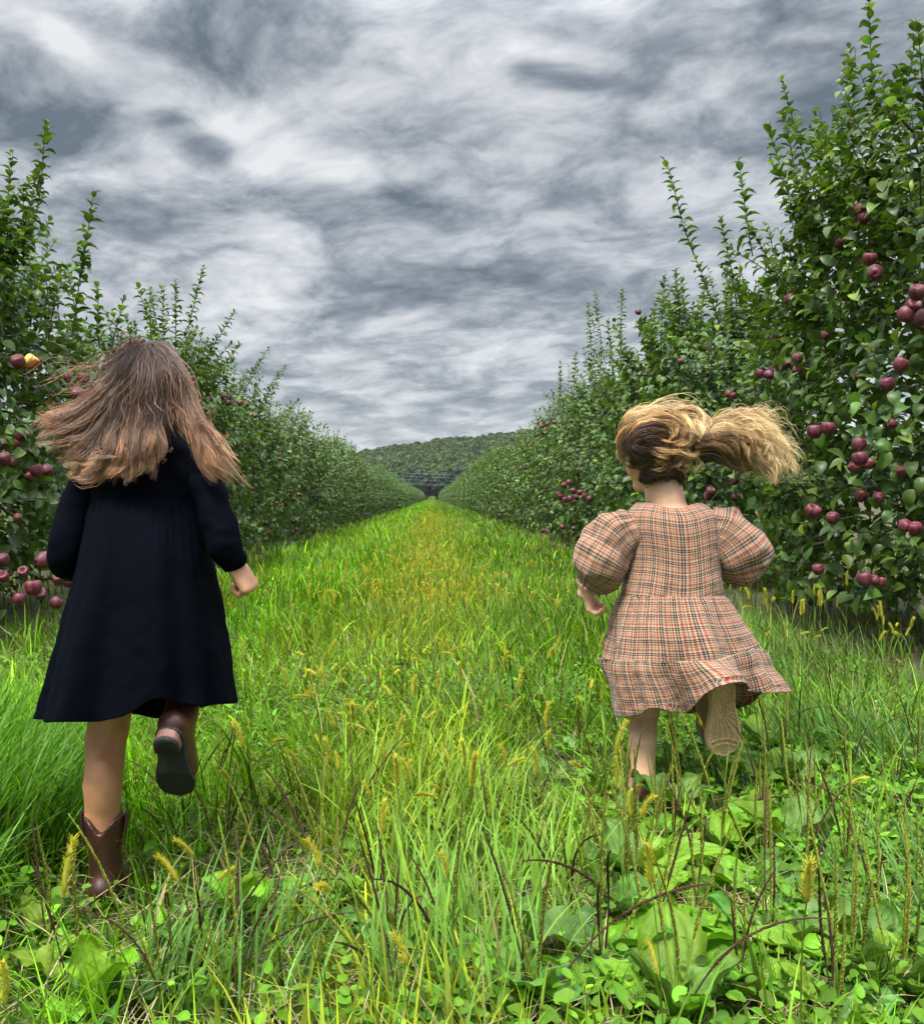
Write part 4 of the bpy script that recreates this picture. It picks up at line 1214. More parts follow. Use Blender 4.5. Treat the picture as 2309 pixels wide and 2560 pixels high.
def build_foxtails():
    rng = np.random.default_rng(71)
    P_ = []
    for v in range(10):
        bend = rng.uniform(0.0, 0.5) if v < 6 else rng.uniform(0.7, 1.5)
        P_.append(foxtail_geo(rng, rng.uniform(0.24, 0.40), rng.uniform(0.035, 0.065), abs(rng.normal(0.05, 0.12)), bend))
    spots = []
    # single ones read off the photo: (px, py of the head's middle), height
    heads = [(905, 1690), (935, 1690), (950, 1640), (895, 1735), (840, 1730), (855, 1710), (790, 1735), (640, 1820), (1040, 1665), (1100, 1690), (1110, 1760), (1200, 1690), (1230, 1690), (1080, 1640), (820, 1810), (920, 1790), (945, 1790), (1025, 1790), (940, 1835), (850, 1840),
             (880, 1890), (870, 1920), (1010, 1900), (1020, 1960), (960, 1950), (910, 2010), (930, 2050), (980, 2120), (1195, 2220), (1197, 2380), (585, 1990), (410, 2110), (550, 2040), (1250, 1810), (1165, 1810), (1190, 1860), (1120, 1970), (1080, 1970), (1260, 1760), (690, 1900), (1560, 1940), (1570, 2010),
             (1455, 1970), (1410, 1940), (1680, 2150), (1690, 2320), (1985, 2260), (2140, 2280), (760, 1760), (1300, 1800), (1350, 1880), (1320, 1930), (140, 1935), (60, 2460), (45, 2440), (1235, 1460), (1060, 1505), (920, 1500), (760, 1450), (690, 1430), (810, 1430), (1240, 1480), (985, 1520), (840, 1490), (1100, 1530), (1180, 1545)]
    for (px, py) in heads:
        z = rng.uniform(0.26, 0.38)
        Y = F_PX * (CAM_H - z) / (py - CY)
        spots.append((np.array([(px - CX) * Y / F_PX, Y, 0]), z / 0.34))
    for i in range(150):                                            # the yellow strip down the middle
        y = 2.6 + 5.5 * rng.random() ** 1.1
        spots.append((np.array([rng.normal(-0.12, 0.30 + 0.02 * y), y, 0]), rng.uniform(0.75, 1.05)))
    for i in range(50):                                             # the stand before the right-hand trees
        spots.append((np.array([rng.uniform(1.15, 2.3), rng.uniform(3.4, 5.0), 0]), rng.uniform(0.8, 1.25)))
    for i in range(24):
        spots.append((np.array([rng.uniform(-0.45, 0.9), rng.uniform(1.7, 3.2), 0]), rng.uniform(0.7, 1.0)))
    lab = "yellow foxtail grass stalk with a bristly seed head standing in the lane"
    first = {}
    n = 0
    for (p, s) in spots:
        if math.hypot(p[0] + 0.69, p[1] - 1.88) < 0.12 or math.hypot(p[0] - 0.60, p[1] - 2.50) < 0.10 or n >= 290:
            continue
        n += 1
        v = int(rng.integers(0, len(P_)))
        if v not in first:
            o = P_[v][0].build("foxtail_stalk", FOX)
            h = P_[v][1].build("seed_head", FOX, o)
            first[v] = (o, h)
        else:
            o = first[v][0].copy(); col.objects.link(o)
            h = first[v][1].copy(); col.objects.link(h); h.parent = o
        o.location = p
        o.rotation_euler = (0, 0, rng.uniform(0, 6.28))
        o.scale = (s, s, s)
        tag(o, lab, "foxtail grass", "foxtail stalks in the lane")
    # the many beyond: one mass
    base = [foxtail_geo(rng, 0.32, 0.055, 0.08, rng.uniform(0, 0.8), near=False) for _ in range(4)]
    g = Geo()
    for (st, hd) in base:
        for part in (st, hd):
            V0 = np.concatenate(part.V); C0 = np.concatenate(part.C); F0 = np.concatenate(part.F[4])
            n = 430
            yy = 5.0 + 26 * rng.random(n) ** 1.6
            xx = np.where(rng.random(n) < 0.72, rng.normal(-0.05, 0.32, n), rng.uniform(-1.9, 1.8, n))
            az = rng.uniform(0, 6.28, n); s = rng.uniform(0.7, 1.05, n) if part is st else None
            if part is st:
                keep = (xx, yy, az, s)
            xx, yy, az, s = keep
            c, d = np.cos(az), np.sin(az)
            V = np.stack([V0[None, :, 0] * c[:, None] - V0[None, :, 1] * d[:, None], V0[None, :, 0] * d[:, None] + V0[None, :, 1] * c[:, None], np.broadcast_to(V0[None, :, 2], (n, len(V0)))], -1) * s[:, None, None]
            V = V + np.stack([xx, yy, 0 * xx], -1)[:, None]
            g.add(V.reshape(-1, 3), [(F0[None] + (np.arange(n) * len(V0))[:, None, None]).reshape(-1, 4)], np.tile(C0, (n, 1)))
    tag(g.build("foxtail_grass", FOX), label="distant mass of yellow foxtail seed heads down the middle of the lane", cat="foxtail grass", kind='stuff')


build_plantains()
build_foxtails()
# ================================================================= people
class SDF:
    """a smooth union of round cones and ellipsoids on a grid, meshed as one continuous skin"""
    def __init__(self, lo, hi, h):
        self.lo = np.array(lo, np.float32); self.h = h
        self.n = np.ceil((np.array(hi) - lo) / h).astype(int) + 1
        self.d = np.full(self.n, 0.08, np.float32)

    def _sub(self, lo, hi, pad):
        a = np.clip(np.floor((np.asarray(lo) - pad - self.lo) / self.h).astype(int), 0, self.n - 1)
        b = np.clip(np.ceil((np.asarray(hi) + pad - self.lo) / self.h).astype(int) + 1, 1, self.n)
        sl = tuple(slice(x, y) for x, y in zip(a, b))
        ax = [self.lo[i] + self.h * np.arange(a[i], b[i], dtype=np.float32) for i in range(3)]
        return sl, np.stack(np.meshgrid(*ax, indexing='ij'), -1)

    def _join(self, sl, d, k, cut=False):
        o = self.d[sl]
        if cut:
            self.d[sl] = np.maximum(o, -d)
            return
        hh = np.clip(0.5 + 0.5 * (o - d) / k, 0, 1)
        self.d[sl] = o + (d - o) * hh - k * hh * (1 - hh)

    def cone(self, a, b, ra, rb, k=0.015):
        a = np.asarray(a, np.float32); b = np.asarray(b, np.float32)
        r = max(ra, rb)
        sl, p = self._sub(np.minimum(a, b) - r, np.maximum(a, b) + r, 0.05)
        ba = b - a
        t = np.clip(((p - a) @ ba) / max(float(ba @ ba), 1e-9), 0, 1)
        d = np.linalg.norm(p - a - t[..., None] * ba, axis=-1) - (ra + (rb - ra) * t)
        self._join(sl, d, k)
        return self

    def chain(self, pts, rs, k=0.015):
        for i in range(len(pts) - 1):
            self.cone(pts[i], pts[i + 1], rs[i], rs[i + 1], k)
        return self

    def ell(self, c, r, k=0.015, rot=None, cut=False):
        c = np.asarray(c, np.float32); r = np.asarray(r, np.float32)
        m = float(r.max())
        sl, p = self._sub(c - m, c + m, 0.05)
        q = p - c
        if rot is not None:
            q = q @ np.asarray(rot, np.float32)
        k0 = np.linalg.norm(q / r, axis=-1); k1 = np.linalg.norm(q / (r * r), axis=-1)
        self._join(sl, k0 * (k0 - 1) / np.maximum(k1, 1e-6), k, cut)
        return self

    def mesh(self):
        d = self.d
        s = d < 0
        n = s.shape
        cnt = np.zeros(np.array(n) - 1, np.int8)
        cs = [(i, j, k) for i in (0, 1) for j in (0, 1) for k in (0, 1)]
        view = lambda A, c: A[c[0]:n[0] - 1 + c[0], c[1]:n[1] - 1 + c[1], c[2]:n[2] - 1 + c[2]]
        for c in cs:
            cnt += view(s, c)
        cell = (cnt > 0) & (cnt < 8)
        I = np.stack(np.nonzero(cell), -1)
        idx = np.full(cell.shape, -1, np.int64); idx[tuple(I.T)] = np.arange(len(I))
        acc = np.zeros((len(I), 3)); w = np.zeros(len(I))
        for a in cs:
            for ax in range(3):
                if a[ax]:
                    continue
                b = list(a); b[ax] = 1
                da = d[tuple((I + a).T)]; db = d[tuple((I + b).T)]
                m = (da < 0) != (db < 0)
                t = np.where(m, da / np.where(m, da - db, 1), 0)
                p = np.array(a, float)[None].repeat(len(I), 0); p[:, ax] = t
                acc[m] += p[m]; w[m] += 1
        V = self.lo + self.h * (I + acc / w[:, None])
        Fs = []
        for ax in range(3):
            u, v = (ax + 1) % 3, (ax + 2) % 3
            sl0 = [slice(None)] * 3; sl1 = [slice(None)] * 3
            sl0[ax] = slice(0, -1); sl1[ax] = slice(1, None)
            ch = s[tuple(sl0)] != s[tuple(sl1)]
            E = np.stack(np.nonzero(ch), -1)
            E = E[(E[:, u] > 0) & (E[:, v] > 0) & (E[:, u] < n[u] - 1) & (E[:, v] < n[v] - 1)]
            o = np.zeros((4, 3), int)
            o[1, u] = -1; o[2, u] = -1; o[2, v] = -1; o[3, v] = -1
            q = np.stack([idx[tuple((E + o[k]).T)] for k in range(4)], -1)
            flip = s[tuple(E.T)]
            q[~flip] = q[~flip][:, ::-1]
            Fs.append(q[(q >= 0).all(1)])
        return V, np.concatenate(Fs)


def smooth_mesh(V, Fq, it=2):
    e = np.concatenate([Fq[:, [0, 1]], Fq[:, [1, 2]], Fq[:, [2, 3]], Fq[:, [3, 0]]])
    for _ in range(it):
        acc = np.zeros_like(V); c = np.zeros(len(V))
        for k in range(3):
            acc[:, k] = np.bincount(e[:, 0], V[e[:, 1], k], len(V)) + np.bincount(e[:, 1], V[e[:, 0], k], len(V))
        c = np.bincount(e[:, 0], minlength=len(V)) + np.bincount(e[:, 1], minlength=len(V))
        V = V * 0.5 + 0.5 * acc / np.maximum(c, 1)[:, None]
    return V


def hand(s, W, d, n, side, sc=1.0, curl=(1.1, 1.2, 0.9), thumb=(0.55, 0.5)):
    """W wrist, d along the metacarpals, n out of the back of the hand, side: +1/-1 where the thumb lies along cross(d, n)"""
    d = norm(np.array(d, float)); n = norm(np.array(n, float) - d * np.dot(n, d)); a = np.cross(d, n) * side
    W = np.array(W, float)
    s.ell(W + d * 0.028 * sc, np.array([0.012, 0.030, 0.024]) * sc, 0.010, rot=np.stack([n, d, a], -1))
    for i, (off, fl) in enumerate([(1.45, 0.93), (0.5, 1.0), (-0.45, 0.95), (-1.35, 0.78)]):
        o = a * off * 0.0135 * sc
        K = W + d * (0.055 - abs(off - 0.3) * 0.003) * sc + o + n * 0.002
        s.cone(W + o * 0.55 + d * 0.008 * sc, K, 0.0105 * sc, 0.0092 * sc, 0.009)
        p, ang = K, 0.0
        r = 0.0082 * sc
        for L, c in zip((0.029, 0.019, 0.015), curl):
            ang += c * (1 + 0.06 * (1.5 - i))
            q = p + (d * math.cos(ang) - n * math.sin(ang)) * L * fl * sc
            s.cone(p, q, r, r * 0.9, 0.0025)
            p = q; r *= 0.9
    T0 = W + d * 0.012 * sc + a * 0.016 * sc
    T1 = T0 + (d * math.cos(thumb[0]) + a * math.sin(thumb[0]) - n * 0.25) * 0.026 * sc
    T2 = T1 + (d * math.cos(thumb[1]) - a * 0.1 - n * math.sin(thumb[1])) * 0.022 * sc
    T3 = T2 + (d * 0.6 - a * 0.45 - n * 0.6) * 0.017 * sc
    s.cone(T0, T1, 0.0125 * sc, 0.0098 * sc, 0.008)
    s.cone(T1, T2, 0.0095 * sc, 0.0085 * sc, 0.003)
    s.cone(T2, T3, 0.0085 * sc, 0.0072 * sc, 0.003)


def head(s, c, R, sc):
    """R columns: right, forward, up of the head"""
    c = np.array(c, float); R = np.asarray(R, float)
    L = lambda x, y, z: c + R @ (np.array([x, y, z]) * sc)
    s.ell(L(0, -0.010, 0.018), np.array([0.070, 0.085, 0.078]) * sc, 0.01, rot=R)
    s.ell(L(0, 0.022, -0.035), np.array([0.055, 0.058, 0.062]) * sc, 0.03, rot=R)
    s.cone(L(-0.018, 0.058, -0.084), L(0.018, 0.058, -0.084), 0.017 * sc, 0.017 * sc, 0.02)
    for sx in (-1, 1):
        s.ell(L(sx * 0.038, 0.052, -0.035), np.array([0.024, 0.020, 0.024]) * sc, 0.018, rot=R)       # cheeks
        s.cone(L(sx * 0.010, 0.076, 0.020), L(sx * 0.044, 0.062, 0.018), 0.008 * sc, 0.008 * sc, 0.012)   # brow
        s.ell(L(sx * 0.029, 0.080, 0.000), np.array([0.015, 0.010, 0.009]) * sc, 0.004, rot=R, cut=True)  # eye socket
        s.ell(L(sx * 0.070, -0.004, -0.010), np.array([0.010, 0.019, 0.030]) * sc, 0.004, rot=R)        # ears
        s.ell(L(sx * 0.078, 0.001, -0.006), np.array([0.006, 0.010, 0.017]) * sc, 0.003, rot=R, cut=True)
    s.cone(L(0, 0.078, 0.008), L(0, 0.090, -0.022), 0.007 * sc, 0.010 * sc, 0.008)                       # nose
    for sx in (-1, 1):
        s.ell(L(sx * 0.008, 0.083, -0.025), np.array([0.008, 0.008, 0.006]) * sc, 0.004, rot=R)
    s.cone(L(-0.015, 0.073, -0.050), L(0.015, 0.073, -0.050), 0.0052 * sc, 0.0052 * sc, 0.003)           # lips
    s.cone(L(-0.011, 0.072, -0.059), L(0.011, 0.072, -0.059), 0.0062 * sc, 0.0062 * sc, 0.003)
    return L


def rot_head(yaw, pitch, roll=0.0):
    m = Matrix.Rotation(yaw, 3, 'Z') @ Matrix.Rotation(pitch, 3, 'X') @ Matrix.Rotation(roll, 3, 'Y')
    return np.array(m)


SKIN_A = plain_mat("skin_tanned", rough=0.5, spec=0.35, nscale=60, namt=0.14, bump=0.10, bdist=0.0008, sss=0.12)
EYE = plain_mat("eye_ball", rough=0.1, spec=0.6, bump=0)
LEATHER = plain_mat("boot_leather", rough=0.42, spec=0.5, nscale=35, namt=0.75, bump=0.25, bdist=0.002, coat=0.1)
SUEDE = plain_mat("boot_suede", rough=0.95, spec=0.15, nscale=140, namt=0.5, bump=0.35, bdist=0.0015, sheen=0.25)
RUBBER = plain_mat("sole_rubber", rough=0.75, spec=0.3, nscale=90, namt=0.5, bump=0.3, bdist=0.001)


def eyes(parent, L, R, sc):
    th = np.linspace(0, math.pi, 11); ph = np.arange(14) / 14 * 2 * math.pi
    for sx in (-1, 1):
        c = L(sx * 0.029, 0.0655, 0.000)
        U = np.stack([np.sin(th)[:, None] * np.cos(ph), np.broadcast_to(np.cos(th)[:, None], (11, 14)), np.sin(th)[:, None] * np.sin(ph)], -1).reshape(-1, 3)
        colr = np.repeat(np.where(th[:, None] < 0.25, [[0.01, 0.01, 0.01]], np.where(th[:, None] < 0.5, [[0.12, 0.07, 0.03]], [[0.8, 0.78, 0.75]])), 14, 0)
        new_mesh("eye", c + (U * 0.0105 * sc) @ R.T, [grid_faces(11, 14, True)], EYE, parent, colr)


def interp_rows(rows, ts):
    rows = np.asarray(rows, float)
    x = rows[:, 0]
    # smooth monotone-ish interpolation of every column over the first
    out = []
    for k in range(1, rows.shape[1]):
        m = np.gradient(rows[:, k], x)
        i = np.clip(np.searchsorted(x, ts) - 1, 0, len(x) - 2)
        h = x[i + 1] - x[i]; t = np.clip((ts - x[i]) / h, 0, 1)
        a, b = rows[i, k], rows[i + 1, k]
        out.append((2 * t**3 - 3 * t**2 + 1) * a + (t**3 - 2 * t**2 + t) * h * m[i] + (-2 * t**3 + 3 * t**2) * b + (t**3 - t**2) * h * m[i + 1])
    return np.stack(out, -1)


def sleeve(g, pts, rows, n=40, m=44, ripple=None, uvk=1.0, flat=1.0, seed=0, wr=0.0, colr=(1, 1, 1), uv_rot=0.0, cuff=True, ribs=70):
    """a sleeve lofted along an arm; rows (t, radius)"""
    ax = catmull(pts, m)
    t = np.linspace(0, 1, m)
    r = interp_rows(rows, t)[:, 0]
    T = norm(np.gradient(ax, axis=0))
    ref = np.array([0.0, 1.0, 0.0])
    A = norm(np.cross(T, ref)); B = np.cross(A, T)          # B points roughly away from the camera
    th = np.arange(n + 1) / n * 2 * math.pi
    rr = r[:, None] * np.ones((1, n + 1))
    if ripple is not None:
        rr = rr * (1 + ripple(t[:, None], th[None, :]))
    V = ax[:, None] + rr[..., None] * (np.cos(th)[None, :, None] * A[:, None] + flat * np.sin(th)[None, :, None] * B[:, None])
    if wr:
        nn = vnoise((V * 32).reshape(-1, 3), seed).reshape(m, n + 1) - 0.5
        n2 = vnoise((V * np.array([26, 26, ribs])).reshape(-1, 3), seed + 3).reshape(m, n + 1) - 0.5
        nn[:, -1] = nn[:, 0]; n2[:, -1] = n2[:, 0]
        V = V + ((nn + n2) * wr)[..., None] * norm(V - ax[:, None])
    ln = np.concatenate([[0], np.cumsum(np.linalg.norm(np.diff(ax, axis=0), axis=1))])
    uu = th[None, :] * uvk + 0 * ln[:, None]; vv = ln[:, None] + 0 * th[None, :]
    c, s_ = math.cos(uv_rot), math.sin(uv_rot)
    g.add(V.reshape(-1, 3), [grid_faces(m, n + 1)], colr, np.stack([uu * c - vv * s_, uu * s_ + vv * c], -1).reshape(-1, 2))
    if cuff:                                                 # turned-in edge
        e = V[-1]; ctr = ax[-1] - T[-1] * 0.012
        e2 = ctr + (e - ax[-1]) * 0.62
        g.add(np.concatenate([e, e2]), [grid_faces(2, n + 1)], np.array(colr) * 0.6, np.concatenate([np.stack([th * uvk, 0 * th + ln[-1]], -1)] * 2))
    return V


def hair_mesh(name, groups, mat, parent, rng, skull, extra=None):
    """groups: dicts of a guide curve with its locks; skull: (centre, radii, R) that strands may not enter"""
    g = Geo()
    c0, r0, R0 = skull
    for q in groups:
        m = q.get('m', 18)
        G = catmull(q['pts'], m)
        T = norm(np.gradient(G, axis=0))
        A = norm(np.cross(T, np.array([0.0, 1.0, 0.02]))); B = np.cross(T, A)
        t = np.linspace(0, 1, m)
        nl, ns = q['locks'], q['n']
        s0, s1 = q.get('s0', 0.012), q.get('s1', 0.02)
        lo = rng.normal(size=(nl, 2)) * np.array([1.0, 0.55])
        prof = s0 + (s1 - s0) * t ** 0.9
        lock = G[None] + prof[None, :, None] * (lo[:, 0, None, None] * A[None] + lo[:, 1, None, None] * B[None])
        lock = lock + (T[-1] * (rng.normal(0, q.get('len', 0.02), nl))[:, None])[:, None, :] * (t ** 1.5)[None, :, None]
        # every lock waves on its own
        ca, cf = q.get('curl', 0.004), q.get('cf', 1.3)
        ph = rng.uniform(0, 6.28, (nl, 1)); fr = cf * rng.uniform(0.7, 1.35, (nl, 1))
        w = ca * np.minimum(t * 2.2, 1.0)[None] * (0.5 + rng.random((nl, 1)))
        lock = lock + (w * np.cos(6.28 * fr * t[None] + ph))[..., None] * A[None] + (w * 0.8 * np.sin(6.28 * fr * t[None] + ph))[..., None] * B[None]
        so = rng.normal(size=(nl, ns, 2))
        sp = q.get('sp', 0.006)
        clump = sp * np.interp(t, [0, 0.35, 0.8, 1.0], [1.0, 1.0, 0.75, q.get('tipc', 0.35)])
        S = lock[:, None] + clump[None, None, :, None] * (so[..., 0, None, None] * A[None, None] + so[..., 1, None, None] * B[None, None])
        fz = q.get('fuzz', 0.0015)
        ph2 = rng.uniform(0, 6.28, (nl, ns, 1)); f2 = rng.uniform(1.0, 3.4, (nl, ns, 1))
        S = S + (fz * (0.3 + t) * np.sin(6.28 * f2 * t + ph2))[..., None] * A + (fz * (0.3 + t) * np.cos(6.28 * f2 * 0.8 * t + ph2 * 1.7))[..., None] * B
        S = S.reshape(-1, m, 3)
        # trim each strand to its own length
        cutf = np.clip(1 - np.abs(rng.normal(0, q.get('trim', 0.08), (len(S), 1))), 0.5, 1)
        ti = (t[None] * cutf) * (m - 1)
        i0 = np.minimum(ti.astype(int), m - 2); f = (ti - i0)[..., None]
        rows = np.arange(len(S))[:, None]
        S = S[rows, i0] * (1 - f) + S[rows, i0 + 1] * f
        if q.get('push', True):
            loc = (S - c0) @ R0 / r0
            dist = np.linalg.norm(loc, axis=-1, keepdims=True)
            pushed = c0 + (loc / np.maximum(dist, 1e-6) * r0) @ R0.T
            S = np.where(dist < 1, pushed, S)
        N = len(S)
        rad = q.get('rad', 0.0006) * np.interp(t, [0, 0.5, 0.9, 1], [1, 1, 0.7, 0.15])[None] * rng.uniform(0.7, 1.3, (N, 1))
        V, Fq = tubes(S, rad, 3)
        c_a, c_b = np.array(q['c0']), np.array(q['c1'])
        lv = np.repeat(rng.normal(0, q.get('cv', 0.22), nl), ns) + rng.normal(0, 0.22, N)
        tt = np.clip(t[None] ** q.get('cp', 1.3) + np.repeat(rng.normal(0, 0.12, nl), ns)[:, None], 0, 1)
        C = (c_a + (c_b - c_a) * tt[..., None]) * np.exp(lv)[:, None, None]
        g.add(V, [Fq], np.repeat(C.reshape(-1, 3), 3, 0))
    if extra is not None:
        for (V, Fq, C) in extra:
            g.add(V, [Fq], C)
    return g.build(name, mat, parent)


def hair_mat(name, trans):
    m, t, bs, out = mat_new(name)
    c = attr_col(t)
    t.put(bs.inputs['Base Color'], c)
    bs.inputs['Roughness'].default_value = 0.38
    bs.inputs['Specular IOR Level'].default_value = 0.5
    bs.inputs['Sheen Weight'].default_value = 0.1
    tr = t.node('ShaderNodeBsdfTranslucent')
    t.put(tr.inputs['Color'], c)
    mx = t.node('ShaderNodeMixShader'); mx.inputs[0].default_value = trans
    t.l.new(bs.outputs[0], mx.inputs[1]); t.l.new(tr.outputs[0], mx.inputs[2])
    t.l.new(mx.outputs[0], out.inputs['Surface'])
    return m


def lumpy_shell(c, r, R, colr, cut=None, n=(20, 28), amp=0.03):
    """opaque base of hair over the skull"""
    th = np.linspace(0.02, math.pi - 0.02, n[0]); ph = np.arange(n[1]) / n[1] * 2 * math.pi
    U = np.stack([np.sin(th)[:, None] * np.cos(ph), np.sin(th)[:, None] * np.sin(ph), np.broadcast_to(np.cos(th)[:, None], n)], -1).reshape(-1, 3)
    V = U * r * (1 + amp * (vnoise(U * 5 + 9)[:, None] - 0.5))
    Fq = grid_faces(n[0], n[1], True)
    if cut is not None:
        ok = cut(U)
        Fq = Fq[ok[Fq].all(1)]
    return c + V @ R.T, Fq, np.broadcast_to(np.array(colr), (len(V), 3))


# ---- boots, built in their own frame: x right, y towards the toe, z up, origin under the heel
def outline(L, w, k=40):
    """sole outline of length L and ball width w, from heel round to toe and back"""
    ys = np.array([0.0, 0.03, 0.10, 0.24, 0.38, 0.55, 0.70, 0.84, 0.94, 1.0]) * L
    hw = np.array([0.0, 0.235, 0.345, 0.36, 0.34, 0.43, 0.50, 0.47, 0.36, 0.0]) * w
    t = np.linspace(0, 1, k)
    yy = (0.5 - 0.5 * np.cos(t * math.pi)) * L
    xx = np.interp(yy, ys, hw)
    xx = np.convolve(np.pad(xx, 2, mode='edge'), [0.03, 0.12, 0.7, 0.12, 0.03], 'valid'); xx[0] = 0; xx[-1] = 0
    left = np.stack([-xx, yy], -1); right = np.stack([xx, yy], -1)[::-1]
    return np.concatenate([left, right[1:-1]])


def slab(o2, z0, z1, inset=0.0):
    """closed slab with a rounded rim from a 2-D outline; z0 may be a function of y"""
    c = o2.mean(0)
    f0 = z0 if callable(z0) else (lambda y: np.full_like(y, z0))
    f1 = z1 if callable(z1) else (lambda y: np.full_like(y, z1))
    rings = []
    for s, q in ((0.90, 0.0), (0.985, 0.04), (1.0, 0.3), (1.0, 0.7), (0.985, 0.96), (0.90, 1.0)):
        p = c + (o2 - c) * s
        rings.append(np.concatenate([p, (f0(p[:, 1]) + (f1(p[:, 1]) - f0(p[:, 1])) * q)[:, None]], -1))
    n = len(o2)
    V = np.concatenate(rings)
    Fq = [grid_faces(6, n, True)]
    # caps: quads between the two sides of the outline
    half = n // 2
    i = np.arange(1, half)
    capq = np.stack([i, i + 1, (n - i - 1) % n, (n - i) % n], -1)[:-1]
    Fq.append(capq[:, ::-1]); Fq.append(capq + 5 * n)
    tri = [[0, 1, n - 1], [half, half + 1, half - 1]]
    return V, [np.concatenate(Fq)], [np.array(tri)]


def boot(parent, M, L=0.19, w=0.075, shaft=0.19, cowboy=True, up_c=(0.048, 0.016, 0.011), sole_c=(0.02, 0.02, 0.02), shaft_r=0.042, label=None, mirror=1):
    M = np.array(M)
    tf = lambda V: V @ M[:3, :3].T + M[:3, 3]
    heel_h = 0.024 if cowboy else 0.0
    th_s = 0.009 if cowboy else 0.016
    lift = lambda y: heel_h * np.interp(y / L, [0, 0.30, 0.58, 1.0], [1.0, 0.97, 0.05, 0.12 if cowboy else 0.0])
    s = SDF((-0.075, -0.05, -0.02), (0.075, L + 0.05, shaft + 0.05), 0.0034)
    b = th_s
    up = [(0.13, 0.028), (0.28, 0.029), (0.50, 0.033), (0.70, 0.034), (0.86, 0.025)] if cowboy else [(0.14, 0.036), (0.30, 0.038), (0.50, 0.039), (0.70, 0.040), (0.84, 0.033)]
    kw = w / 0.075
    pts = [np.array([0, f * L, float(lift(np.array(f * L))) + b + r * 0.80]) for f, r in up]
    for i in range(len(pts) - 1):
        a_, r1 = pts[i], up[i][1] * kw; b_, r2 = pts[i + 1], up[i + 1][1] * kw
        s.cone(a_, b_, r1, r2, 0.012)
    ank = np.array([0, 0.24 * L, heel_h + 0.065])
    s.cone(pts[2] + [0, -0.005, 0.006], ank + [0, 0.012, 0.012], 0.024 * kw, 0.028 * kw, 0.02)
    s.cone(ank, [0, 0.22 * L, shaft + 0.03], 0.029 * kw, shaft_r, 0.02)
    # cut the top: level for the soft boot, dipped front and back for the tall leather one
    ax = [s.lo[i] + s.h * np.arange(s.n[i]) for i in range(3)]
    X, Y, Z = np.meshgrid(*ax, indexing='ij')
    top = shaft - (0.030 * np.exp(-(X / 0.018) ** 2) - 0.004 if cowboy else 0.0)
    s.d = np.maximum(s.d, Z - top)
    s.d = np.maximum(s.d, (lift(Y) + b * 0.6) - Z)
    V, Fq = s.mesh()
    V = smooth_mesh(V, Fq, 2)
    shade = np.broadcast_to(np.array(up_c), V.shape).copy()
    if cowboy:
        shade *= (0.75 + 0.5 * vnoise(V * 28)[:, None])
    o = new_mesh("boot", tf(V), [Fq], LEATHER if cowboy else SUEDE, parent, shade)
    if label:
        o['label'] = label
    o2 = outline(L * (1.0 if cowboy else 1.03), w * (0.98 if cowboy else 1.16))
    if not cowboy:
        o2 = o2 + [0, -0.015 * L]
    V, fq, ft = slab(o2, lambda y: lift(y), lambda y: lift(y) + b)
    g = Geo().add(tf(V), fq + ft, sole_c)
    so = g.build("sole", RUBBER if cowboy else SUEDE, o, smooth=True)
    if cowboy:
        hl = outline(L, w * 0.86)
        keep = hl[:, 1] < 0.27 * L
        hp = hl[keep]
        n2 = len(hl) // 2
        left = hl[:n2][hl[:n2, 1] < 0.27 * L]; right = left[1:][::-1] * [-1, 1]
        ho = np.concatenate([left, right])
        if len(ho) % 2:
            ho = np.concatenate([left, right, right[-1:] * 0.5])
        c = ho.mean(0)
        for nm, z0, z1, cc, k, mt in (("heel", 0.006, heel_h + 0.001, (0.20, 0.10, 0.075), 1.0, LEATHER), ("heel_cap", -0.001, 0.006, sole_c, 1.03, RUBBER)):
            rings = np.concatenate([np.concatenate([c + (ho - c) * k * q, np.full((len(ho), 1), z)], -1) for q, z in ((0.01, z0), (0.94, z0), (0.97 * 0.985, z0 + (z1 - z0) * 0.3), (1.0, z1))])
            Geo().add(tf(rings), [grid_faces(4, len(ho), True)], cc).build(nm, mt, o)
        # pull straps and side stitching
        for sx in (-1, 1):
            pth = catmull([[sx * (shaft_r - 0.002), 0.22 * L - 0.008, shaft - 0.055], [sx * (shaft_r + 0.004), 0.22 * L - 0.004, shaft - 0.01], [sx * (shaft_r + 0.006), 0.22 * L, shaft + 0.012], [sx * (shaft_r - 0.001), 0.22 * L + 0.004, shaft - 0.01], [sx * (shaft_r - 0.004), 0.22 * L + 0.008, shaft - 0.05]], 16)
            V, Fq = tubes(pth[None], np.full((1, 16), 0.0035), 6)
            new_mesh("pull_strap", tf(V), [Fq], LEATHER, o, np.broadcast_to(np.array(up_c) * 0.8, V.shape))
    else:
        # sunburst tread: raised bars fanning from a round boss near the inner edge, curved bars at the toe
        g = Geo()
        def ridge(path, wd=0.0021, hh=0.0034):
            path = np.asarray(path, float)
            dv = norm(np.gradient(path, axis=0)); nv = np.stack([-dv[:, 1], dv[:, 0]], -1)
            prof = [(-1.0, 0.0015), (-0.75, -hh), (0.75, -hh), (1.0, 0.0015)]
            V = np.stack([np.concatenate([path + nv * wd * a_, np.full((len(path), 1), z_)], -1) for a_, z_ in prof], 1)
            n_ = len(path)
            g.add(tf(V.reshape(-1, 3)), [grid_faces(n_, 4), np.array([[0, 1, 2, 3], [4 * n_ - 1, 4 * n_ - 2, 4 * n_ - 3, 4 * n_ - 4]])], np.array(sole_c) * 1.12)
        mx_ = mirror
        ctr = np.array([-0.012 * mx_, 0.42 * L])
        def inside(p):
            i = np.interp(p[1], o2[:40, 1], -o2[:40, 0])
            return abs(p[0]) < i - 0.006 and 0.02 < p[1] < L - 0.02
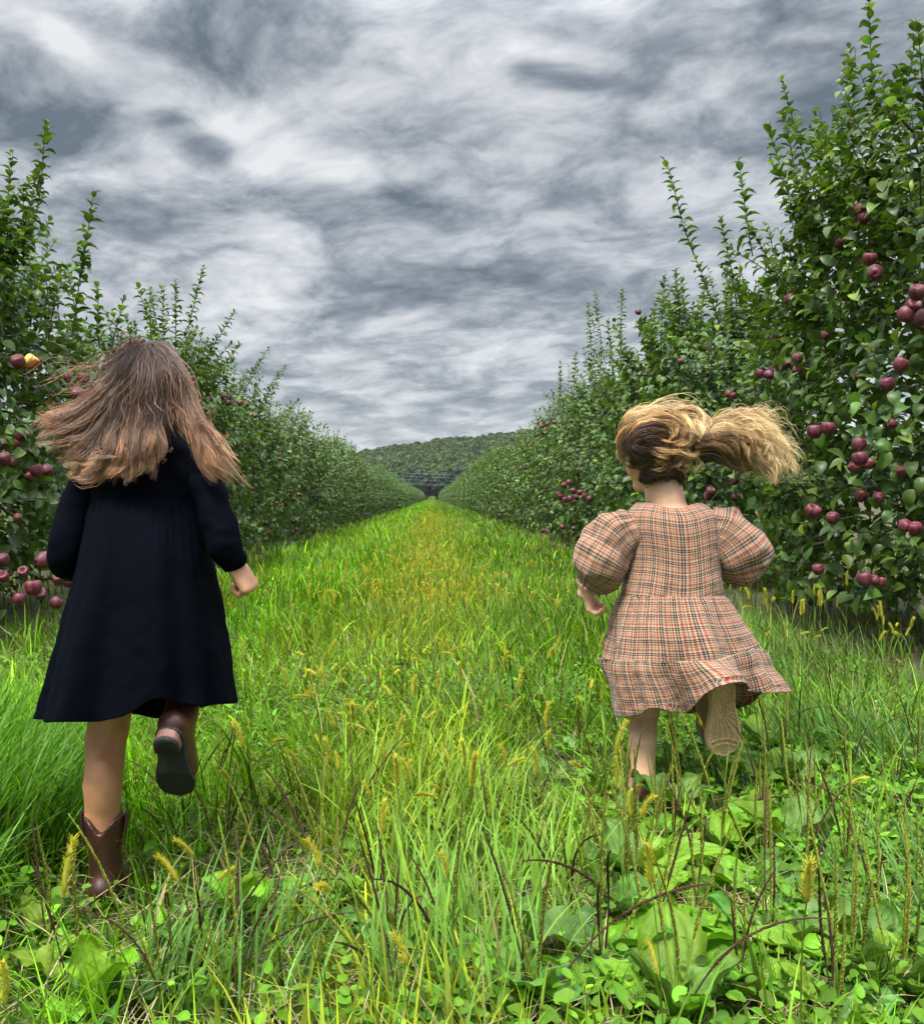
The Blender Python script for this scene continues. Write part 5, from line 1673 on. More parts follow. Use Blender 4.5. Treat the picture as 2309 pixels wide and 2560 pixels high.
        for a_ in np.linspace(-0.85, 1.75, 12):
            dv = np.array([math.cos(a_) * mx_, math.sin(a_)])
            r1 = 0.020
            r2 = r1
            while r2 < 0.12 and inside(ctr + dv * (r2 + 0.003)) and (ctr + dv * r2)[1] < 0.76 * L:
                r2 += 0.002
            if r2 > r1 + 0.010:
                ridge([ctr + dv * r1, ctr + dv * (r1 + r2) / 2, ctr + dv * r2])
        for k in range(2):
            yy = (0.83 + 0.06 * k) * L
            hw = np.interp(yy, o2[:40, 1], -o2[:40, 0]) - 0.008
            xs = np.linspace(-hw, hw, 11)
            ridge(np.stack([xs, yy - 0.010 * (1 - (xs / max(hw, .01)) ** 2) + xs * 0.12 * mx_], -1))
        th = np.linspace(0, 2 * math.pi, 25)
        ridge(ctr + 0.013 * np.stack([np.cos(th), np.sin(th)], -1))
        rim = o2 * np.array([0.86, 0.93]) + [0, 0.012]
        ridge(np.concatenate([rim[4:-4]]))
        g.build("tread", SUEDE, so, smooth=False)
    return o


def frame(origin, fwd, up):
    """4x4 whose columns are right, forward (toe), up"""
    f = norm(np.array(fwd, float)); u = np.array(up, float); u = norm(u - f * np.dot(u, f)); r = np.cross(f, u)
    M = np.eye(4); M[:3, 0] = r; M[:3, 1] = f; M[:3, 2] = u; M[:3, 3] = origin
    return M
def garment(g, rows, Y0, n=120, m=60, hem=None, ripple=None, uvs=1.0, v0=0.0, colr=(1, 1, 1), top=None, wr=0.0, seed=0, lip=True, fr=1.0):
    """a loft of level rings: rows (py, x left, x right, depth radius, forward shift); the last row runs to hem(s, back) in px"""
    rows = np.array(rows, float)
    pys = np.linspace(rows[0, 0], rows[-1, 0], m)
    R = interp_rows(rows, pys)
    th = math.pi / 2 + np.arange(n + 1) / n * 2 * math.pi
    c, s_ = np.cos(th), np.sin(th)
    cx = ((R[:, 0] + R[:, 1]) / 2 - CX) * (Y0 + R[:, 3]) / F_PX
    rx = (R[:, 1] - R[:, 0]) / 2 * (Y0 + R[:, 3]) / F_PX
    v = (pys - pys[0]) / (pys[-1] - pys[0])
    rip = 1.0 if ripple is None else 1 + ripple(v[:, None], th[None, :])
    # slightly squared ring (a back is flatter than an ellipse)
    q = 0.88
    cc = np.sign(c) * np.abs(c) ** q; ss = np.sign(s_) * np.abs(s_) ** q
    X = cx[:, None] + rx[:, None] * cc[None] * rip
    Yv = Y0 + R[:, 3][:, None] + R[:, 2][:, None] * (ss * np.where(ss > 0, fr, 1.0))[None] * rip
    PY = pys[:, None] * np.ones((1, n + 1))
    if hem is not None:
        h = hem(c, s_ < 0)
        k = np.convolve(np.concatenate([h[-5:-1], h, h[1:5]]), np.ones(5) / 5, 'same')[4:-4]
        PY = pys[0] + v[:, None] * (k[None, :] - pys[0])
    if top is not None:
        PY = PY + top(c, s_ < 0)[None, :] * (1 - v[:, None]) ** 3
    Ye = np.where(Yv < Y0 + R[:, 3][:, None], Yv, Y0 + R[:, 3][:, None] + 0.35 * (Yv - Y0 - R[:, 3][:, None]))
    Z = CAM_H - (PY - CY) * Ye / F_PX
    V = np.stack([X, Yv, Z], -1)
    if wr:
        w = (vnoise((V * np.array([22, 22, 13])).reshape(-1, 3), seed) - 0.5 + 0.5 * (vnoise((V * 48).reshape(-1, 3), seed + 1) - 0.5)).reshape(m, n + 1)
        w[:, -1] = w[:, 0]
        d = np.stack([cc, ss, 0 * cc], -1)
        V = V + (w * wr * (0.35 + 0.65 * v[:, None]))[..., None] * d[None]
    scale = Y0 / F_PX
    ln = np.concatenate([np.zeros((1, n + 1)), np.cumsum(np.linalg.norm(np.diff(V, axis=0), axis=-1), 0)], 0)
    UV = np.stack([th[None, :] * uvs + 0 * ln, v0 - ln], -1)
    g.add(V.reshape(-1, 3), [grid_faces(m, n + 1)], colr, UV.reshape(-1, 2))
    if lip:                                                  # hem turned inwards so that the cloth has an edge
        e = V[-1]; ctr = e.mean(0)
        e1 = e + [0, 0, -0.002]; e2 = ctr + (e - ctr) * 0.975 + [0, 0, 0.0]; e3 = ctr + (e - ctr) * 0.972 + [0, 0, 0.018]
        W = np.stack([e, e1, e2, e3])
        g.add(W.reshape(-1, 3), [grid_faces(4, n + 1)], np.array(colr) * 0.8, np.stack([np.stack([th * uvs, 0 * th + v0 - ln[-1] - 0.002 * i], -1) for i in range(4)]).reshape(-1, 2))
    return V


def plaid_mat():
    m, t, bs, out = mat_new("plaid_cotton")
    uv = t.node('ShaderNodeUVMap', uv_map='UVMap').outputs[0]
    sp = t.node('ShaderNodeSeparateXYZ'); t.put(sp.inputs[0], uv)
    cream, red, navy, tan, rose = (0.74, 0.65, 0.50), (0.48, 0.105, 0.055), (0.026, 0.010, 0.026), (0.34, 0.21, 0.12), (0.56, 0.235, 0.155)
    stops = [(0.0, navy), (0.10, cream), (0.15, navy), (0.25, cream), (0.38, red), (0.49, rose), (0.55, cream), (0.63, tan), (0.70, cream), (0.79, red), (0.90, cream)]
    cu = t.ramp(t.math('FRACT', t.math('DIVIDE', sp.outputs[0], 0.0345)), stops, 'CONSTANT')
    cv = t.ramp(t.math('FRACT', t.math('DIVIDE', sp.outputs[1], 0.0345)), stops, 'CONSTANT')
    c = t.mix(0.5, cu, cv)
    c = t.mix(0.28, c, t.mix(1.0, cu, cv, 'MULTIPLY'))
    c = t.mix(1.0, c, (0.64, 0.60, 0.585), 'MULTIPLY')
    wv = t.noise(t.vmath('MULTIPLY', uv, (900, 2600, 1)), 1.0, 2.0).outputs['Fac']
    wv2 = t.noise(t.vmath('MULTIPLY', uv, (2600, 900, 1)), 1.0, 2.0).outputs['Fac']
    w = t.math('ADD', t.math('MULTIPLY', wv, 0.5), t.math('MULTIPLY', wv2, 0.5))
    c = t.mix(0.6, c, t.mix(1.0, c, t.ramp(w, [(0.35, (0.62, 0.6, 0.58)), (0.65, (1.4, 1.38, 1.34))]), 'MULTIPLY'))
    c = t.mix(1.0, c, attr_col(t), 'MULTIPLY')
    t.put(bs.inputs['Base Color'], c)
    bs.inputs['Roughness'].default_value = 0.9
    bs.inputs['Specular IOR Level'].default_value = 0.2
    bs.inputs['Sheen Weight'].default_value = 0.15
    b = t.node('ShaderNodeBump'); b.inputs['Strength'].default_value = 0.8; b.inputs['Distance'].default_value = 0.0028
    crk = t.noise(t.vmath('MULTIPLY', uv, (55, 45, 1)), 1.0, 4.0, 0.6).outputs['Fac']
    t.put(b.inputs['Height'], t.math('ADD', t.math('MULTIPLY', w, 0.25), t.math('MULTIPLY', crk, 1.6)))
    t.l.new(b.outputs[0], bs.inputs['Normal'])
    tr = t.node('ShaderNodeBsdfTranslucent'); t.put(tr.inputs['Color'], c)
    mx = t.node('ShaderNodeMixShader'); mx.inputs[0].default_value = 0.10
    t.l.new(bs.outputs[0], mx.inputs[1]); t.l.new(tr.outputs[0], mx.inputs[2]); t.l.new(mx.outputs[0], out.inputs['Surface'])
    return m


def navy_mat():
    m, t, bs, out = mat_new("navy_cotton")
    uv = t.node('ShaderNodeUVMap', uv_map='UVMap').outputs[0]
    oc = t.node('ShaderNodeTexCoord').outputs['Object']
    lint = t.noise(oc, 900, 2.0, 0.7).outputs['Fac']
    crk = t.noise(oc, 26, 5.0, 0.6).outputs['Fac']
    c = t.ramp(lint, [(0.35, (0.0007, 0.0013, 0.0034)), (0.62, (0.0013, 0.0023, 0.0056)), (0.78, (0.006, 0.0085, 0.015))])
    c = t.mix(1.0, c, attr_col(t), 'MULTIPLY')
    t.put(bs.inputs['Base Color'], c)
    bs.inputs['Roughness'].default_value = 0.85
    bs.inputs['Specular IOR Level'].default_value = 0.045
    bs.inputs['Sheen Weight'].default_value = 0.004
    bs.inputs['Sheen Tint'].default_value = (0.5, 0.6, 0.85, 1)
    b = t.node('ShaderNodeBump'); b.inputs['Strength'].default_value = 0.5; b.inputs['Distance'].default_value = 0.002
    t.put(b.inputs['Height'], t.math('ADD', crk, t.math('MULTIPLY', lint, 0.15)))
    t.l.new(b.outputs[0], bs.inputs['Normal'])
    return m


# ----------------------------------------------------------------- the long haired girl in navy
def girl_navy():
    Y0 = 1.90
    rng = np.random.default_rng(31)
    root = empty("person", (-0.66, 1.88, 0))
    tag(root, "long haired girl running in a dark navy long sleeved dress and brown leather boots", "person")
    root_inv = -np.array(root.location)
    off = lambda V: V + root_inv
    s = SDF((-0.86, 1.60, -0.01), (-0.34, 2.28, 1.20), 0.0032)
    Hc = P(372, 985, 1.985)
    R = rot_head(-0.10, -0.05)
    L = head(s, Hc, R, 0.90)
    p = lambda x, y, d: P(x, y, Y0 + d)
    s.chain([p(383, 1060, 0.07), p(384, 1110, 0.05), p(375, 1170, 0.03)], [0.036, 0.036, 0.05], 0.02)
    s.cone(p(285, 1178, 0.026), p(450, 1176, 0.026), 0.034, 0.034, 0.02)
    s.chain([p(370, 1190, 0.03), p(366, 1290, 0.02), p(360, 1390, 0.01), p(355, 1470, 0.0)], [0.068, 0.064, 0.064, 0.078], 0.02)
    s.cone(p(325, 1480, 0.0), p(390, 1480, 0.0), 0.070, 0.070, 0.03)
    # standing leg
    s.chain([p(312, 1500, 0.0), p(285, 1660, 0.02), p(272, 1822, 0.02), p(262, 1850, 0.01)], [0.070, 0.055, 0.0415, 0.0400], 0.006)
    s.chain([p(267, 1850, 0.01), p(258, 1960, -0.030), p(256, 2040, -0.03), p(260, 2150, -0.035)], [0.0400, 0.0380, 0.0335, 0.026], 0.006)
    s.ell(p(254, 1965, -0.052), (0.026, 0.022, 0.055), 0.02)
    # lifted leg
    bo = P(408, 1846, 1.735)
    ph = 0.60
    up = np.array([0.02, math.cos(ph), math.sin(ph)]); fw = np.array([0.012, math.sin(ph), -math.cos(ph)])
    Mb = frame(bo, fw, up)
    ank = bo + Mb[:3, :3] @ np.array([0, 0.042, 0.07])
    knee = ank + Mb[:3, 2] * 0.20 + np.array([0.0, 0.0, 0.01])
    s.chain([p(398, 1500, 0.0), (p(398, 1500, 0) + knee) / 2, knee], [0.070, 0.056, 0.043], 0.02)
    s.chain([knee, knee * 0.6 + ank * 0.4, ank + Mb[:3, 2] * 0.05], [0.043, 0.040, 0.027], 0.02)
    # arms
    sl, el, wl = p(238, 1186, 0.025), p(164, 1390, -0.02), p(232, 1418, 0.14)
    sr, er, wr_ = p(498, 1184, 0.025), p(558, 1340, -0.027), p(588, 1414, -0.015)
    s.chain([sl, el, wl], [0.030, 0.026, 0.020], 0.006)
    s.chain([sr, er, wr_], [0.030, 0.025, 0.021], 0.006)
    hand(s, wr_ + np.array([0.002, 0.002, -0.004]), (0.50, 0.16, -0.85), (0.78, -0.50, 0.36), -1, 0.95, curl=(1.45, 1.55, 1.0), thumb=(0.35, 0.6))
    hand(s, wl, (0.75, 0.65, 0.1), (0.1, -0.3, 0.9), -1, 0.84, curl=(1.0, 1.2, 0.9))
    V, Fq = s.mesh(); V = smooth_mesh(V, Fq, 1)
    tone = np.array([0.56, 0.27, 0.145]) * np.ones((len(V), 1))
    hi = np.clip((V[:, 2] - 0.62) / 0.1, 0, 1)[:, None]
    tone = tone * (1 - hi) + np.array([0.64, 0.35, 0.24]) * hi
    tone = tone * (0.9 + 0.2 * vnoise(V * 40)[:, None])
    lipm = np.exp(-(np.linalg.norm((V - L(0, 0.077, -0.054)) / np.array([0.018, 0.016, 0.011]), axis=1)) ** 2)[:, None]
    tone = tone * (1 - 0.5 * lipm) + np.array([0.45, 0.13, 0.12]) * 0.5 * lipm
    new_mesh("body", off(V), [Fq], SKIN_A, root, tone)
    eye_parent = empty_shift = root
    eyes(root, lambda x, y, z: off(L(x, y, z)), R, 0.90)

    # dress
    D = navy_mat()
    g = Geo()
    bod = [(1098, 312, 456, 0.056, 0.052), (1118, 286, 480, 0.068, 0.044), (1138, 258, 494, 0.070, 0.038), (1165, 222, 510, 0.080, 0.03), (1200, 224, 504, 0.086, 0.02), (1226, 232, 495, 0.086, 0.015), (1252, 236, 492, 0.086, 0.01)]
    garment(g, bod, Y0, 96, 30, uvs=0.1, wr=0.004, seed=4, lip=False, fr=1.15)
    def hem(c, back):
        b = np.interp(c, [-1, -0.6, -0.1, 0.15, 0.28, 0.40, 0.6, 0.8, 1], [1793, 1804, 1802, 1788, 1760, 1741, 1752, 1764, 1757])
        f = np.interp(c, [-1, 0, 1], [1793, 1830, 1757])
        return np.where(back, b, f)
    rg = np.random.default_rng(3)
    gp = rg.uniform(0, 6.28, 4)
    def rip(v, th):
        g1 = 0.016 * np.exp(-v * 5) * np.clip(v * 30, 0, 1) * (np.cos(44 * th + 2 * np.sin(5 * th)) + 0.6 * np.cos(71 * th + gp[1]))
        g2 = 0.12 * v ** 1.0 * (np.cos(6 * th + gp[0]) * 0.45 + np.cos(9 * th + gp[2] + 0.8 * v) * 0.40 + 0.25 * np.cos(15 * th + gp[3]))
        return g1 + g2
    skirt = [(1249, 235, 493, 0.088, 0.01), (1275, 230, 500, 0.100, 0.01), (1330, 222, 512, 0.112, 0.005), (1400, 210, 522, 0.125, 0.0), (1500, 186, 538, 0.140, 0.0), (1600, 160, 551, 0.152, 0.0), (1700, 134, 562, 0.160, 0.0), (1795, 110, 572, 0.166, 0.0)]
    garment(g, skirt, Y0, 200, 80, hem=hem, ripple=rip, uvs=0.15, wr=0.008, seed=9, fr=1.22)
    # waist seam, collar and cuffs
    th = np.linspace(0, 2 * math.pi, 80)
    cxm = (364 - CX) * (Y0 + 0.01) / F_PX; rxm = 0.5 * 258 * Y0 / F_PX
    q = 0.88
    ring = np.stack([cxm + rxm * np.sign(np.cos(th)) * np.abs(np.cos(th)) ** q * 1.004, Y0 + 0.01 + 0.0875 * np.sign(np.sin(th)) * np.abs(np.sin(th)) ** q, CAM_H - (1251 - CY) * (Y0 + 0.08 * np.minimum(np.sin(th), 0.3 * np.sin(th))) / F_PX], -1)
    V, Fq = tubes(ring[None], np.full((1, 80), 0.0016), 5); g.add(V, [Fq], (1.5, 1.5, 1.5))
    garment(g, [(1066, 334, 434, 0.049, 0.070), (1082, 325, 443, 0.053, 0.062), (1104, 306, 462, 0.060, 0.052)], Y0, 60, 8, lip=False)
    sleeve(g, [p(250, 1172, 0.025), p(200, 1258, 0.0), p(166, 1372, -0.022), p(176, 1410, 0.02), p(232, 1420, 0.13)], [(0, 0.043), (0.2, 0.0405), (0.45, 0.037), (0.62, 0.037), (0.75, 0.034), (1, 0.028)], wr=0.006, seed=2)
    sleeve(g, [p(486, 1172, 0.025), p(528, 1252, 0.0), p(554, 1338, -0.028), p(574, 1385, -0.022), p(588, 1414, -0.012)], [(0, 0.043), (0.2, 0.039), (0.5, 0.034), (0.66, 0.033), (0.85, 0.029), (1, 0.0265)], wr=0.007, seed=7)
    g.V = [off(v) for v in g.V]
    g.build("dress", D, root, uv=True)

    # hair
    HM = hair_mat("brown_hair", 0.12)
    dk, md, lt = (0.050, 0.022, 0.0135), (0.11, 0.050, 0.029), (0.44, 0.225, 0.115)
    pp = lambda pts: [off(P(x, y, Y)) for x, y, Y in pts]
    com = dict(c0=dk, c1=lt, rad=0.00046, cp=2.5, len=0.018, tipc=0.6, fuzz=0.0026)
    G = []
    def lock(pts, locks, n, **k):
        d = dict(com); d.update(dict(pts=pp(pts), locks=locks, n=n, s0=0.0055, s1=0.022, sp=0.0055, curl=0.0065, cf=1.5, cv=0.42, trim=0.22)); d.update(k); G.append(d)
    # swept out to the left by the run
    lock([(368, 877, 2.00), (328, 890, 1.95), (290, 950, 1.89), (215, 1015, 1.86), (145, 1040, 1.85), (108, 1046, 1.84)], 15, 44, s1=0.014, trim=0.22)
    lock([(368, 877, 1.99), (325, 896, 1.94), (284, 975, 1.87), (210, 1045, 1.85), (150, 1074, 1.84), (116, 1086, 1.83)], 15, 44, s1=0.016, trim=0.22)
    lock([(368, 876, 1.98), (322, 905, 1.92), (278, 1000, 1.87), (215, 1080, 1.85), (165, 1112, 1.84), (136, 1120, 1.83)], 14, 44, s1=0.018, trim=0.22)
    lock([(368, 876, 1.97), (322, 915, 1.90), (278, 1025, 1.86), (232, 1108, 1.84), (185, 1150, 1.83), (158, 1156, 1.83)], 13, 44, s1=0.016, trim=0.2)
    lock([(369, 876, 1.97), (324, 925, 1.89), (284, 1035, 1.86), (252, 1125, 1.83), (228, 1170, 1.82), (204, 1172, 1.82)], 12, 50, s1=0.015, trim=0.16)
    # hanging down the back
    lock([(369, 876, 1.97), (328, 940, 1.89), (298, 1060, 1.86), (280, 1119, 1.81), (262, 1142, 1.80), (222, 1164, 1.80)], 14, 60, s1=0.018)
    lock([(370, 875, 1.97), (340, 945, 1.885), (318, 1060, 1.86), (310, 1124, 1.80), (298, 1147, 1.795), (272, 1168, 1.79)], 14, 60, s1=0.016)
    lock([(370, 875, 1.97), (355, 945, 1.885), (342, 1060, 1.86), (338, 1124, 1.80), (332, 1152, 1.795), (318, 1174, 1.79)], 15, 60, s1=0.016)
    lock([(371, 875, 1.97), (369, 950, 1.885), (364, 1060, 1.86), (364, 1119, 1.80), (360, 1150, 1.795), (345, 1174, 1.79)], 15, 60, s1=0.016)
    lock([(372, 875, 1.97), (384, 950, 1.885), (380, 1055, 1.86), (376, 1104, 1.81), (370, 1132, 1.80), (358, 1162, 1.80)], 13, 60, s1=0.012)
    # cover of the crown and the short fall beside the bare patch of collar
    lock([(373, 875, 1.97), (400, 925, 1.89), (408, 1000, 1.875), (406, 1050, 1.86), (402, 1082, 1.85)], 14, 56, s1=0.014, c1=md)
    lock([(374, 875, 1.97), (415, 920, 1.89), (430, 1000, 1.88), (428, 1045, 1.87), (424, 1078, 1.86)], 14, 56, s1=0.012, c1=md)
    # to the right
    lock([(375, 876, 1.98), (415, 915, 1.90), (446, 1010, 1.88), (480, 1075, 1.85), (502, 1125, 1.84), (522, 1172, 1.83)], 8, 46, s1=0.011)
    lock([(375, 876, 1.98), (418, 908, 1.92), (454, 1005, 1.89), (486, 1080, 1.86), (520, 1140, 1.84), (566, 1178, 1.83)], 8, 46, s1=0.013)
    lock([(375, 877, 1.99), (420, 900, 1.94), (459, 995, 1.90), (490, 1075, 1.87), (540, 1145, 1.85), (592, 1192, 1.84)], 8, 46, s1=0.013)
    lock([(375, 877, 2.00), (420, 894, 1.97), (460, 990, 1.92), (490, 1070, 1.88), (522, 1150, 1.85), (556, 1206, 1.84)], 8, 46, s1=0.013)
    # sides and front of the head
    for sx, xa in ((-1, 305), (1, 436)):
        lock([(371, 876, 2.02), (371 + sx * 42, 890, 2.01), (xa, 960, 2.01), (xa - 4 * sx, 1030, 2.01), (xa, 1090, 1.98), (xa + 6 * sx, 1140, 1.95)], 16, 26, s0=0.010, s1=0.018)
        lock([(371, 877, 2.05), (371 + sx * 40, 895, 2.045), (xa, 965, 2.045), (xa - 2 * sx, 1020, 2.045), (xa + 4 * sx, 1090, 2.02)], 12, 24, s0=0.010, s1=0.016)
    # strays
    for q in ([(350, 872, 1.98), (270, 950, 1.88), (190, 990, 1.86), (120, 1000, 1.84)], [(345, 872, 1.98), (260, 930, 1.88), (180, 950, 1.86), (110, 985, 1.84)], [(340, 872, 1.98), (280, 900, 1.9), (210, 970, 1.87), (150, 1010, 1.85)]):
        lock(q, 12, 2, s1=0.045, sp=0.004, fuzz=0.004, rad=0.00042, c0=md, c1=lt)
    lock([(390, 868, 1.97), (440, 930, 1.88), (462, 1010, 1.87), (480, 1080, 1.85)], 30, 2, s1=0.028, sp=0.006, fuzz=0.004, rad=0.0004, c0=md, c1=lt)
    lock([(375, 868, 1.97), (350, 940, 1.875), (330, 1030, 1.85), (320, 1120, 1.80)], 50, 2, s1=0.06, sp=0.006, fuzz=0.004, rad=0.0004, c0=md, c1=lt)
    lock([(350, 868, 1.99), (322, 855, 1.95), (305, 838, 1.93)], 3, 5, s0=0.004, s1=0.004, sp=0.002, fuzz=0.002, c0=md, c1=lt, push=False)
    lock([(480, 1050, 1.86), (500, 1070, 1.85), (520, 1040, 1.84), (548, 1018, 1.84)], 3, 5, s0=0.003, s1=0.006, sp=0.002, fuzz=0.003, c0=md, c1=lt, push=False)
    lock([(500, 1090, 1.86), (530, 1110, 1.85), (560, 1098, 1.84), (572, 1082, 1.84)], 3, 5, s0=0.003, s1=0.006, sp=0.002, fuzz=0.003, c0=md, c1=lt, push=False)
    lock([(432, 1120, 1.84), (420, 1130, 1.83), (408, 1150, 1.82), (412, 1172, 1.82)], 1, 12, s0=0.001, s1=0.002, sp=0.003, fuzz=0.001, c0=md, c1=lt, push=False)
    skull = (off(Hc + R @ np.array([0, -0.010, 0.014]) * 0.93), np.array([0.0745, 0.094, 0.0865]) * 0.90, R)
    face = lambda U: (U[:, 1] < 0.52) | (U[:, 2] > 0.60)
    face2 = lambda U: face(U) & ((U[:, 2] > -0.45) | (U[:, 1] < 0.0)) & (U[:, 2] > -0.85)
    sh = lumpy_shell(skull[0], skull[1] * 0.985, R, (0.045, 0.022, 0.014), face2)
    hair_mesh("hair", G, HM, root, rng, skull, [sh])

    # boots
    M1 = frame(off(np.array([-0.668, 1.815, 0.0])), (-0.04, 1, 0), (0.0, -0.06, 1))
    boot(root, M1, L=0.185, w=0.074, shaft=0.198, shaft_r=0.0415, cowboy=True)
    Mb2 = Mb.copy(); Mb2[:3, 3] = off(Mb[:3, 3])
    b2 = boot(root, Mb2, L=0.178, w=0.079, shaft=0.185, shaft_r=0.041, cowboy=True, up_c=(0.062, 0.018, 0.012), label="lifted boot showing its black sole")
    return root


# ----------------------------------------------------------------- the blond girl in plaid
def girl_plaid():
    Y0 = 2.53
    rng = np.random.default_rng(41)
    root = empty("person", (0.62, 2.52, 0))
    tag(root, "small blond girl running in a plaid puff sleeved dress, ponytail flying", "person")
    root_inv = -np.array(root.location)
    off = lambda V: V + root_inv
    s = SDF((0.32, 2.20, -0.01), (0.98, 2.90, 1.14), 0.0034)
    R = rot_head(0.66, -0.16, 0.0)
    Hc = P(1638, 1132, 2.585)
    sc = 1.02
    L = head(s, Hc, R, sc)
    p = lambda x, y, d: P(x, y, Y0 + d)
    s.chain([p(1652, 1190, 0.035), p(1660, 1240, 0.02), p(1668, 1290, 0.02)], [0.050, 0.049, 0.06], 0.02)
    s.cone(p(1612, 1318, 0.02), p(1738, 1318, 0.02), 0.040, 0.040, 0.02)
    s.chain([p(1675, 1330, 0.02), p(1678, 1420, 0.02), p(1680, 1500, 0.02), p(1682, 1570, 0.0)], [0.080, 0.080, 0.084, 0.088], 0.02)
    s.cone(p(1650, 1580, 0.0), p(1718, 1580, 0.0), 0.080, 0.080, 0.03)
    s.chain([p(1640, 1600, 0.01), p(1618, 1700, 0.03), p(1606, 1795, 0.02)], [0.075, 0.058, 0.041], 0.006)
    s.chain([p(1606, 1795, 0.02), p(1605, 1860, -0.02), p(1607, 1930, -0.03), p(1610, 1985, -0.03)], [0.040, 0.0380, 0.031, 0.029], 0.006)
    # lifted leg
    bo = P(1806, 1690, 2.38)
    up = np.array([-0.22, 0.95, 0.20]); fw = np.array([0.07, 0.16, -1.0])
    Mb = frame(bo, fw, up)
    ank = bo + Mb[:3, :3] @ np.array([0, 0.045, 0.075])
    knee = ank + norm(np.array([-0.30, 0.85, 0.42])) * 0.165
    s.chain([p(1728, 1600, 0.01), (p(1728, 1600, 0.01) + knee) / 2 + [0, 0.02, 0], knee], [0.075, 0.058, 0.042], 0.02)
    s.chain([knee, knee * 0.55 + ank * 0.45, ank], [0.042, 0.039, 0.031], 0.02)
    # arms
    sl, el, wl = p(1592, 1322, 0.0), p(1486, 1425, 0.015), p(1464, 1482, 0.02)
    sr, er, wr_ = p(1758, 1322, 0.0), p(1846, 1415, 0.02), p(1838, 1395, 0.14)
    s.chain([sl, el, wl], [0.034, 0.028, 0.0245], 0.006)
    s.chain([sr, er, wr_], [0.034, 0.028, 0.024], 0.006)
    hand(s, wl + np.array([0.002, 0.0, -0.004]), (0.30, 0.05, -0.92), (-0.80, 0.40, -0.25), 1, 0.84, curl=(0.85, 1.0, 0.7), thumb=(0.65, 0.7))
    hand(s, wr_, (-0.1, 0.9, 0.35), (0.6, -0.3, 0.6), -1, 0.82, curl=(1.0, 1.2, 0.9))
    V, Fq = s.mesh(); V = smooth_mesh(V, Fq, 1)
    tone = np.array([0.68, 0.41, 0.28]) * np.ones((len(V), 1)) * (0.92 + 0.16 * vnoise(V * 40)[:, None])
    red = np.zeros(len(V))
    for c_, r_ in ((L(-0.072, 0, -0.01), 0.035), (p(1495, 1528, 0.03), 0.035), (L(-0.045, 0.055, -0.03), 0.03)):
        red = np.maximum(red, np.exp(-(np.linalg.norm(V - c_, axis=1) / r_) ** 2))
    tone = tone * (1 - 0.45 * red[:, None]) + np.array([0.56, 0.17, 0.12]) * 0.45 * red[:, None]
    lipm = np.exp(-(np.linalg.norm((V - L(0, 0.077, -0.054)) / np.array([0.018, 0.016, 0.011]), axis=1)) ** 2)[:, None]
    tone = tone * (1 - 0.5 * lipm) + np.array([0.50, 0.15, 0.14]) * 0.5 * lipm
    new_mesh("body", off(V), [Fq], SKIN_A, root, tone)
    eyes(root, lambda x, y, z: off(L(x, y, z)), R, sc)

    D = plaid_mat()
    g = Geo()
    neck = lambda c, back: np.where(back, 14 * np.exp(-(c / 0.5) ** 2), 22 * np.exp(-(c / 0.5) ** 2))
    bod = [(1256, 1592, 1752, 0.062, 0.02), (1266, 1582, 1766, 0.074, 0.018), (1282, 1568, 1786, 0.086, 0.015), (1310, 1562, 1794, 0.096, 0.015), (1360, 1566, 1796, 0.102, 0.015), (1420, 1566, 1798, 0.106, 0.015), (1494, 1552, 1806, 0.112, 0.01)]
    garment(g, bod, Y0, 120, 44, uvs=0.118, top=neck, wr=0.011, seed=14, lip=False, fr=1.12)
    # piped neckline
    th = np.linspace(0, 2 * math.pi, 70)
    rg = np.random.default_rng(8); gp = rg.uniform(0, 6.28, 8)
    def rip1(v, th):
        return 0.022 * np.exp(-v * 2.0) * np.clip(v * 14, 0, 1) * (np.cos(38 * th + 2 * np.sin(4 * th)) + 0.5 * np.cos(61 * th + gp[1])) + 0.11 * v * (np.cos(6 * th + gp[0]) * 0.5 + np.cos(10 * th + gp[2]) * 0.45)
    t1 = [(1490, 1551, 1806, 0.114, 0.01), (1505, 1546, 1812, 0.122, 0.01), (1550, 1534, 1832, 0.134, 0.005), (1600, 1526, 1855, 0.146, 0.0), (1662, 1518, 1882, 0.158, 0.0)]
    def hem1(c, back):
        return np.where(back, np.interp(c, [-1, -0.3, 0.1, 0.45, 0.8, 1], [1650, 1656, 1654, 1640, 1622, 1626]), np.interp(c, [-1, 0, 1], [1650, 1660, 1626]))
    garment(g, t1, Y0, 200, 44, hem=hem1, ripple=rip1, uvs=0.152, v0=-0.25, wr=0.015, seed=16, lip=False, fr=1.15)
    def hem2(c, back):
        b = np.interp(c, [-1, -0.82, -0.62, -0.46, -0.30, -0.20, -0.08, 0.05, 0.2, 0.32, 0.5, 0.7, 1], [1788, 1790, 1766, 1780, 1780, 1764, 1724, 1703, 1704, 1716, 1722, 1732, 1727])
        f = np.interp(c, [-1, -0.4, 0.2, 0.6, 0.85, 0.95, 1], [1788, 1800, 1806, 1800, 1786, 1766, 1727])
        return np.where(back, b, f)
    def rip2(v, th):
        s0 = rip1(1.0, th)
        return s0 * (1 - 0.2 * v) + 0.016 * np.exp(-v * 2.4) * np.clip(v * 12, 0, 1) * np.cos(44 * th + 2 * np.sin(3 * th)) + 0.21 * v * (np.cos(5 * th + 1.2) * 0.55 + np.cos(8 * th + gp[4]) * 0.40 + 0.15 * np.cos(13 * th + gp[5])) + 0.11 * v * (np.exp(-((th - 4.0) / 0.2) ** 2) - 1.3 * np.exp(-((th - 4.32) / 0.12) ** 2) + 0.8 * np.exp(-((th - 4.62) / 0.22) ** 2))
